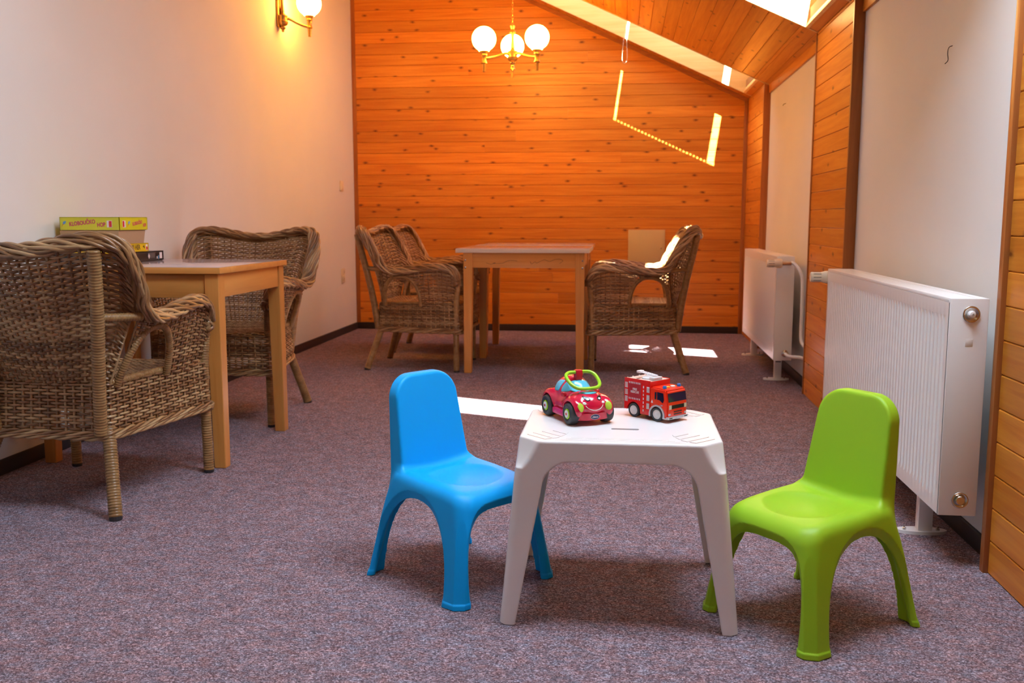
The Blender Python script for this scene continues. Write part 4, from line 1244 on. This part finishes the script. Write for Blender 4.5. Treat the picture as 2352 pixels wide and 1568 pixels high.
cr = empty('toy_car', (-0.112, 2.392, ZTOP), math.atan2(-0.87, 0.5) - math.pi / 2)
cr.scale = (1.06, 1.06, 1.04)
tag(cr, 'red toy car with a smiling hood and a green carrying handle', 'toy car')
sdf_part('body', V, Q, N, np.ones(len(Q), bool), CAR_RED, cr)
def cast(f, P, d, n=70):
    P = np.array(P, float); d = np.asarray(d, float)
    for _ in range(n): P = P + d * (f(P[:, 0], P[:, 1], P[:, 2]) * 0.8)[:, None]
    return P
def decal(name, outline, plane, side, f, mat, parent, lift=0.0006, nr=6):
    """outline laid onto the surface; plane 'x': outline is (y,z) seen from the side; 'y': (x,z) from the front; 'z': (x,y) from above"""
    o = np.asarray(outline, float); c = o.mean(0); k = len(o)
    pts = np.concatenate([c[None]] + [c + (o - c) * (r / nr) for r in range(1, nr + 1)])
    if plane == 'x': P = np.stack([np.full(len(pts), side * 0.2), pts[:, 0], pts[:, 1]], 1); d = (-side, 0, 0)
    elif plane == 'y': P = np.stack([pts[:, 0], np.full(len(pts), 0.25), pts[:, 1]], 1); d = (0, -1, 0)
    else: P = np.stack([pts[:, 0], pts[:, 1], np.full(len(pts), 0.25)], 1); d = (0, 0, -1)
    P = cast(f, P, d) - np.array(d) * lift
    F = [[0, 1 + i, 1 + (i + 1) % k] for i in range(k)]
    for r in range(nr - 1):
        for i in range(k): F.append([1 + r * k + i, 1 + (r + 1) * k + i, 1 + (r + 1) * k + (i + 1) % k, 1 + r * k + (i + 1) % k])
    P2 = P + np.array(d) * (lift * 1.6)
    n0 = len(P)
    e = 1 + (nr - 1) * k
    F += [[e + i, n0 + e + i, n0 + e + (i + 1) % k, e + (i + 1) % k] for i in range(k)]
    return MB().add(np.concatenate([P, P2]), F).build(name, mat, parent, smooth=True)
def oval(cx, cy, rx, ry, n=28, rot=0.0):
    a = np.linspace(0, 2 * math.pi, n, endpoint=False)
    x, y = rx * np.cos(a), ry * np.sin(a)
    return np.stack([cx + x * math.cos(rot) - y * math.sin(rot), cy + x * math.sin(rot) + y * math.cos(rot)], 1)
def smooth_poly(p, n=40): return spline(np.array(p, float), n, closed=True)
for s in (-1, 1):
    decal('side_window', smooth_poly([(-0.050, 0.076), (-0.045, 0.086), (-0.034, 0.093), (-0.016, 0.095), (-0.011, 0.092), (-0.014, 0.080), (-0.019, 0.070), (-0.036, 0.068)]), 'x', s, car_sdf, SKYB, cr)
    decal('side_window', smooth_poly([(-0.003, 0.092), (0.004, 0.089), (0.016, 0.080), (0.019, 0.074), (0.009, 0.071), (-0.007, 0.070)]), 'x', s, car_sdf, SKYB, cr)
    decal('headlight', oval(s * 0.0365, 0.0465, 0.0078, 0.0105, rot=-s * 0.25), 'y', 1, car_sdf, LAMP_G, cr, 0.0016)
    # eyes
    e = decal('eye', smooth_poly([(s * 0.010, 0.066), (s * 0.022, 0.070), (s * 0.023, 0.0655), (s * 0.018, 0.060), (s * 0.011, 0.061)]), 'y', 1, car_sdf, TOYBLACK, cr, 0.0007)
    decal('eye_shine', oval(s * 0.0155, 0.0635, 0.0035, 0.0022), 'y', 1, car_sdf, TOYWHITE, cr, 0.0011, 3)
    P = cast(car_sdf, [(s * 0.0245, 0.25, 0.062 - 0.002 * k) for k in range(1)], (0, -1, 0))
    mm = MB().lathe([(0, -0.006), (0.006, -0.004), (0.0075, 0.001), (0.006, 0.006), (0, 0.0075)], (0, 0, 0), 16)
    o = mm.build('wing_mirror', CLIP_RED, cr, smooth=True); o.location = (s * 0.0445, 0.018, 0.066)
    box('sill', (min(s * 0.040, s * 0.053), -0.030, 0.013), (max(s * 0.040, s * 0.053), 0.031, 0.029), CAR_PINK, cr, 0.004)
decal('windscreen', smooth_poly([(-0.030, 0.076), (-0.026, 0.090), (-0.014, 0.0965), (0, 0.098), (0.014, 0.0965), (0.026, 0.090), (0.030, 0.076), (0.018, 0.0735), (0, 0.073), (-0.018, 0.0735)]), 'y', 1, car_sdf, SKYB, cr)
sm = np.array([(0.024 * math.sin(t), 0.056 - 0.018 * math.cos(t * 0.95)) for t in np.linspace(-1.25, 1.25, 30)])
P = cast(car_sdf, np.stack([sm[:, 0], np.full(30, 0.25), sm[:, 1]], 1), (0, -1, 0)); P[:, 1] += 0.0004
MB().tube(P, 0.0007, 6).build('smile_line', TOYWHITE, cr, smooth=True)
P2 = cast(car_sdf, [(-0.024 + 0.0, 0.25, 0.0555)], (0, -1, 0))[0]
for s in (-1, 1): decal('cheek_spot', oval(s * 0.0245, 0.0545, 0.0042, 0.003), 'y', 1, car_sdf, TOYWHITE, cr, 0.0005, 3)
# bumpers follow the nose
bp = []
for t in np.linspace(-1, 1, 25): bp.append((0.052 * math.sin(t * 1.25) / math.sin(1.25), 0.094 - 0.036 * abs(t) ** 2.6))
bp = np.array(bp)
for sg, nm in ((1, 'front_bumper'), (-1, 'rear_bumper')):
    inn = bp * np.array([0.93, 1]) - np.array([0, 0.012])
    poly = np.concatenate([bp, inn[::-1]]) * np.array([1, sg])
    MB().prism(poly, 0.0135, 0.030, 2).build(nm, CAR_RED, cr, auto=40)
MB().prism(oval(0.0, 0.0, 0.0118, 0.0066, 24), 0.0, 0.0012, 2).build('badge', TOYWHITE, cr).matrix_local = frame_m((0.0, 0.0938, 0.0215), (-1, 0, 0), (0, 0, 1))
MB().prism(oval(0.0, 0.0, 0.0108, 0.0057, 24), 0.0, 0.0016, 2).build('badge_field', NAVY, cr).matrix_local = frame_m((0.0, 0.0938, 0.0215), (-1, 0, 0), (0, 0, 1))
text_part('badge_lettering', 'chicco', 0.0072, TOYWHITE, cr, frame_m((0.0, 0.0955, 0.0215), (-1, 0, 0), (0, 0, 1)), 0.0002, wide=0.85)
for wy in (0.060, -0.058):
    for s in (-1, 1):
        R = Matrix.Rotation(s * math.pi / 2, 3, 'Y')
        w = MB().lathe([(0, -0.013), (0.021, -0.013), (0.0255, -0.010), (0.0265, -0.004), (0.0265, 0.006), (0.0245, 0.011), (0.021, 0.013), (0.0165, 0.0125), (0.015, 0.0105), (0, 0.0105)], (0, 0, 0), 32, R).build('wheel', TYRE, cr, smooth=True)
        w.location = (s * 0.045, wy, 0.0265)
        MB().lathe([(0, 0.0105), (0.0130, 0.0105), (0.0125, 0.0125), (0.0, 0.0128)], (0, 0, 0), 24, R).build('hub_ring', LIME, w, smooth=True)
        MB().lathe([(0, 0.0127), (0.0095, 0.0127), (0.009, 0.0138), (0.0, 0.0139)], (0, 0, 0), 24, R).build('hub_cap', TOYWHITE, w, smooth=True)
        MB().lathe([(0, 0.0138), (0.0032, 0.0138), (0.003, 0.0146), (0.0, 0.0147)], (0, 0, 0), 14, R).build('hub_dot', CLIP_RED, w, smooth=True)
# handle
hp = [(0.0, 0.0), (0.024, 0.0), (0.036, 0.008), (0.040, 0.022), (0.037, 0.046), (0.027, 0.060), (0.010, 0.064), (0.0, 0.064), (-0.010, 0.064), (-0.027, 0.060), (-0.037, 0.046), (-0.040, 0.022), (-0.036, 0.008), (-0.024, 0.0)]
q = spline(np.array(hp), 90, closed=True)
P = np.stack([q[:, 0], 0.006 + q[:, 1] * 0.86, 0.1165 - q[:, 1] * 0.50 + 0.0045 * np.abs(q[:, 0] / 0.04) ** 2 * 0], 1)
MB().tube(P, 0.0044, 12, closed=True).build('handle', LIME, cr, smooth=True)
box('handle_clip', (-0.0085, -0.003, 0.098), (0.0085, 0.0135, 0.1225), CLIP_RED, cr, 0.002)

# ------------------------------------------------------------------ toy fire engine
FIRE = plain('fire_red', (0.70, 0.012, 0.008), 0.25, coat=0.3)
CAB = plain('cab_red', (0.82, 0.030, 0.006), 0.25, coat=0.3)
PANEL = plain('sticker_dark_red', (0.42, 0.03, 0.04), 0.3)
SILVER = plain('toy_silver', (0.62, 0.62, 0.66), 0.3, metal=0.5)
TGLASS = plain('toy_dark_glass', (0.012, 0.010, 0.035), 0.08)
DECK = plain('toy_deck', (0.62, 0.45, 0.38), 0.5)
GREYPL = plain('toy_grey', (0.62, 0.63, 0.66), 0.35)
BEAC = plain('toy_beacon_blue', (0.04, 0.17, 0.50), 0.15)
YBTN = plain('toy_yellow', (0.80, 0.48, 0.02), 0.3)
tk = empty('toy_fire_engine', (0.089, 2.428, ZTOP), math.atan2(-0.67, 0.74) - math.pi / 2)
tk.scale = (1.14, 1.08, 1.06)
tag(tk, 'red toy fire engine with white roof ladder and blue beacons', 'toy truck')
HWD = 0.0345
def arc(cy, r, a0, a1, n=14, cz=0.017): return [(cy + r * math.cos(t), cz + r * math.sin(t)) for t in np.linspace(a0, a1, n)]
rp = [(-0.066, 0.015)] + arc(-0.036, 0.0205, math.pi, 0)[0:] + [(-0.012, 0.011), (0.0145, 0.011), (0.0145, 0.0925), (-0.066, 0.0925)]
rp = [(-0.066, 0.017)] + arc(-0.036, 0.0205, math.pi, 0) + [(-0.0145, 0.011), (0.0145, 0.011), (0.0145, 0.0925), (-0.066, 0.0925)]
MB().prism(rp, -HWD, HWD, 0).build('rear_body', FIRE, tk)
cp_ = [(0.0155, 0.017)] + arc(0.036, 0.0195, math.pi, 0) + [(0.0565, 0.009), (0.068, 0.009), (0.0688, 0.044), (0.0635, 0.076), (0.060, 0.080), (0.0155, 0.0815)]
me = MB().prism(cp_, -HWD + 0.001, HWD - 0.001, 0).mesh('cab')
bm = bmesh.new(); bm.from_mesh(me)
bmesh.ops.bevel(bm, geom=[e for e in bm.edges if all(v.co.z > 0.07 or v.co.y > 0.06 for v in e.verts)], offset=0.003, segments=2, affect='EDGES'); bm.to_mesh(me); bm.free()
link('cab', me, CAB, tk)
box('chassis', (-0.022, -0.06, 0.010), (0.022, 0.062, 0.022), TOYBLACK, tk)
for wy in (0.036, -0.036):
    for s in (-1, 1):
        R = Matrix.Rotation(s * math.pi / 2, 3, 'Y')
        w = MB().lathe([(0, -0.0075), (0.0155, -0.0075), (0.017, -0.006), (0.017, 0.005), (0.0155, 0.0065), (0.0125, 0.0062), (0.0115, 0.0045), (0, 0.0045)], (0, 0, 0), 30, R).build('wheel', TYRE, tk, smooth=True)
        w.location = (s * 0.0285, wy, 0.017)
        MB().lathe([(0, 0.0045), (0.0118, 0.0045), (0.0112, 0.0062), (0.0095, 0.0058), (0.008, 0.0052), (0.0035, 0.0056), (0.003, 0.0068), (0, 0.007)], (0, 0, 0), 24, R).build('hub', TOYWHITE, w, smooth=True)
for s in (-1, 1):
    X = s * HWD
    def pl(name, y0, y1, z0, z1, mat, d=0.0006, base=None):
        b = X if base is None else base
        return box(name, (min(b - s * 0.0005, b + s * d), y0, z0), (max(b - s * 0.0005, b + s * d), y1, z1), mat, tk)
    pl('side_panel', -0.052, -0.013, 0.0435, 0.0865, PANEL)
    for yy in (-0.0635, 0.0045):
        for zz in (0.026 if yy > 0 else 0.036, 0.046 if yy > 0 else 0.053, 0.066 if yy > 0 else 0.070):
            v = pl('vent', yy, yy + 0.0085, zz, zz + 0.014, SILVER)
            for k in range(4): box('vent_slat', (min(X, X + s * 0.0012), yy + 0.0008, zz + 0.0015 + 0.0032 * k), (max(X, X + s * 0.0012), yy + 0.0077, zz + 0.0030 + 0.0032 * k), TOYWHITE, v)
    for zc in (0.0845, 0.0455):
        for k in range(7):
            y = -0.0505 + k * 0.0054
            MB().prism([(y, zc - 0.0022), (y + 0.0026, zc - 0.0022), (y + 0.0018, zc + 0.0022), (y - 0.0008, zc + 0.0022)], X - s * 0.0004, X + s * 0.0009, 0).build('hazard_stripe', TOYWHITE, tk)
    for k in range(7): pl('ladder_rung', -0.0065, -0.0042, 0.018 + k * 0.0095, 0.0235 + k * 0.0095, TOYWHITE, 0.0009)
    xd = (0, -s, 0) if s < 0 else (0, 1, 0)
    xd = (0, 1, 0) if s > 0 else (0, -1, 0)
    text_part('lettering', 'FIRE', 0.0075, TOYWHITE, tk, frame_m((X + s * 0.0007, -0.0325, 0.0690), xd, (0, 0, 1)), 0.0002)
    text_part('lettering', 'RESCUE', 0.0075, TOYWHITE, tk, frame_m((X + s * 0.0007, -0.0325, 0.0620), xd, (0, 0, 1)), 0.0002)
    Xc = s * (HWD - 0.001)
    MB().prism([(0.036, 0.053), (0.036, 0.0715), (0.054, 0.0705), (0.0565, 0.054), (0.053, 0.0465), (0.047, 0.0505), (0.043, 0.053)], Xc - s * 0.0005, Xc + s * 0.0006, 0).build('side_window', TGLASS, tk)
    MB().prism([(0.0285, 0.053), (0.0285, 0.070), (0.0335, 0.071), (0.0335, 0.053)], Xc - s * 0.0005, Xc + s * 0.0006, 0).build('side_window', TGLASS, tk)
    MB().prism([(0.0175, 0.0435), (0.0235, 0.0435), (0.0205, 0.0505)], Xc - s * 0.0005, Xc + s * 0.0008, 0).build('warning_triangle', TOYWHITE, tk)
    text_part('lettering', '119', 0.006, TOYWHITE, tk, frame_m((Xc + s * 0.0006, 0.048, 0.040), xd, (0, 0, 1)), 0.0002, shear=0.2)
    ring = arc(0.036, 0.0235, math.pi * 1.02, -0.02, 18) + arc(0.036, 0.0190, -0.02, math.pi * 1.02, 18)
    ring = [(0.0130, 0.010)] + arc(0.036, 0.0232, math.pi, 0, 18) + [(0.0592, 0.012), (0.068, 0.011), (0.068, 0.0085), (0.0545, 0.009)] + arc(0.036, 0.0190, 0, math.pi, 18) + [(0.0170, 0.010)]
    MB().prism(ring, Xc - s * 0.002, Xc + s * 0.0022, 0).build('wheel_arch', SILVER, tk)
# cab front
def fr(name, x0, x1, z0, z1, mat, d=0.0007):
    yf = lambda z: np.interp(z, [0.009, 0.044, 0.076], [0.068, 0.0688, 0.0635])
    V = [(x, yf(z) + e, z) for e in (-0.001, d) for x, z in ((x0, z0), (x1, z0), (x1, z1), (x0, z1))]
    return MB().add(V, [[0, 1, 2, 3], [7, 6, 5, 4], [0, 4, 5, 1], [1, 5, 6, 2], [2, 6, 7, 3], [3, 7, 4, 0]]).build(name, mat, tk)
fr('windscreen', -0.0305, 0.0305, 0.0500, 0.0705, TGLASS)
fr('grille', -0.0215, 0.0215, 0.0330, 0.0420, TOYBLACK)
for s in (-1, 1): fr('headlight', min(s * 0.022, s * 0.0295), max(s * 0.022, s * 0.0295), 0.0325, 0.0425, plain('toy_headlamp', (0.62, 0.60, 0.45), 0.2) if s < 0 else bpy.data.materials['toy_headlamp'], 0.0012)
for zz in (0.0245, 0.0185): fr('air_slot', -0.0145, 0.0125, zz, zz + 0.0025, TOYBLACK)
for s in (-1, 1): fr('fog_lamp', min(s * 0.024, s * 0.0305), max(s * 0.024, s * 0.0305), 0.0175, 0.0225, SILVER)
box('bumper', (-0.0345, 0.064, 0.0085), (0.0345, 0.0715, 0.0145), SILVER, tk, 0.001)
for s in (-1, 1): box('bumper_slot', (s * 0.026 - 0.005, 0.071, 0.0102), (s * 0.026 + 0.005, 0.0718, 0.0128), TOYBLACK, tk)
box('number_plate', (-0.0075, 0.0712, 0.0082), (0.0075, 0.0722, 0.0135), GREYPL, tk)
# roof
box('roof_deck', (-HWD + 0.002, -0.064, 0.0925), (HWD - 0.002, 0.0130, 0.0932), DECK, tk)
for s in (-1, 1): box('roof_rim', (s * (HWD - 0.0012) - 0.0012, -0.066, 0.0925), (s * (HWD - 0.0012) + 0.0012, 0.0145, 0.0945), FIRE, tk)
for (x, y) in ((-0.031, -0.061), (-0.031, -0.045), (-0.012, -0.062), (0.010, -0.062), (0.030, -0.060)):
    MB().lathe([(0, 0), (0.0018, 0), (0.0018, 0.002), (0, 0.0025)], (x, y, 0.0932), 8).build('rivet', TOYWHITE, tk)
lad = empty('x'); bpy.data.objects.remove(lad)
MB().lathe([(0, 0), (0.014, 0), (0.014, 0.003), (0.010, 0.006), (0, 0.006)], (0.004, -0.020, 0.0932), 20).build('turntable', GREYPL, tk, auto=40)
box('turntable_seat', (-0.012, -0.004, 0.0932), (0.018, 0.011, 0.1005), GREYPL, tk, 0.0015)
ld = MB()
for xx in (-0.001, 0.009): ld.tube(np.array([(xx, 0.006, 0.1035), (xx, -0.040, 0.1085)]), 0.0014, 6)
for k in range(8):
    t = k / 7; ld.tube(np.array([(-0.001, 0.006 - 0.046 * t, 0.1035 + 0.005 * t), (0.009, 0.006 - 0.046 * t, 0.1035 + 0.005 * t)]), 0.0010, 6)
ld.build('ladder', TOYWHITE, tk, auto=50)
box('ladder_basket', (-0.004, -0.050, 0.1045), (0.012, -0.039, 0.1110), TOYWHITE, tk, 0.0015)
MB().tube(np.array([(-0.014, -0.006, 0.0965), (-0.014, -0.040, 0.0975)]), 0.0028, 8).build('water_cannon', TOYWHITE, tk, auto=50)
for (x, y, a) in ((-0.024, -0.038, 0.008), (-0.022, -0.022, 0.010), (-0.018, -0.010, 0.006), (0.020, -0.035, 0.006)):
    box('roof_recess', (x - 0.005, y - a / 2, 0.0932), (x + 0.005, y + a / 2, 0.0938), TOYBLACK, tk)
for s in (-1, 1): MB().lathe([(0, 0), (0.0045, 0), (0.0045, 0.0045), (0.0035, 0.0065), (0, 0.007)], (0, 0, 0), 16).build('beacon', BEAC, tk, auto=45).location = (s * 0.0245, 0.050, 0.0805)
for x, mt in ((-0.010, TOYWHITE), (0.008, YBTN)): MB().lathe([(0, 0), (0.006, 0), (0.0055, 0.002), (0, 0.003)], (0, 0, 0), 18).build('button', mt, tk, smooth=True).location = (x, 0.044, 0.0808)
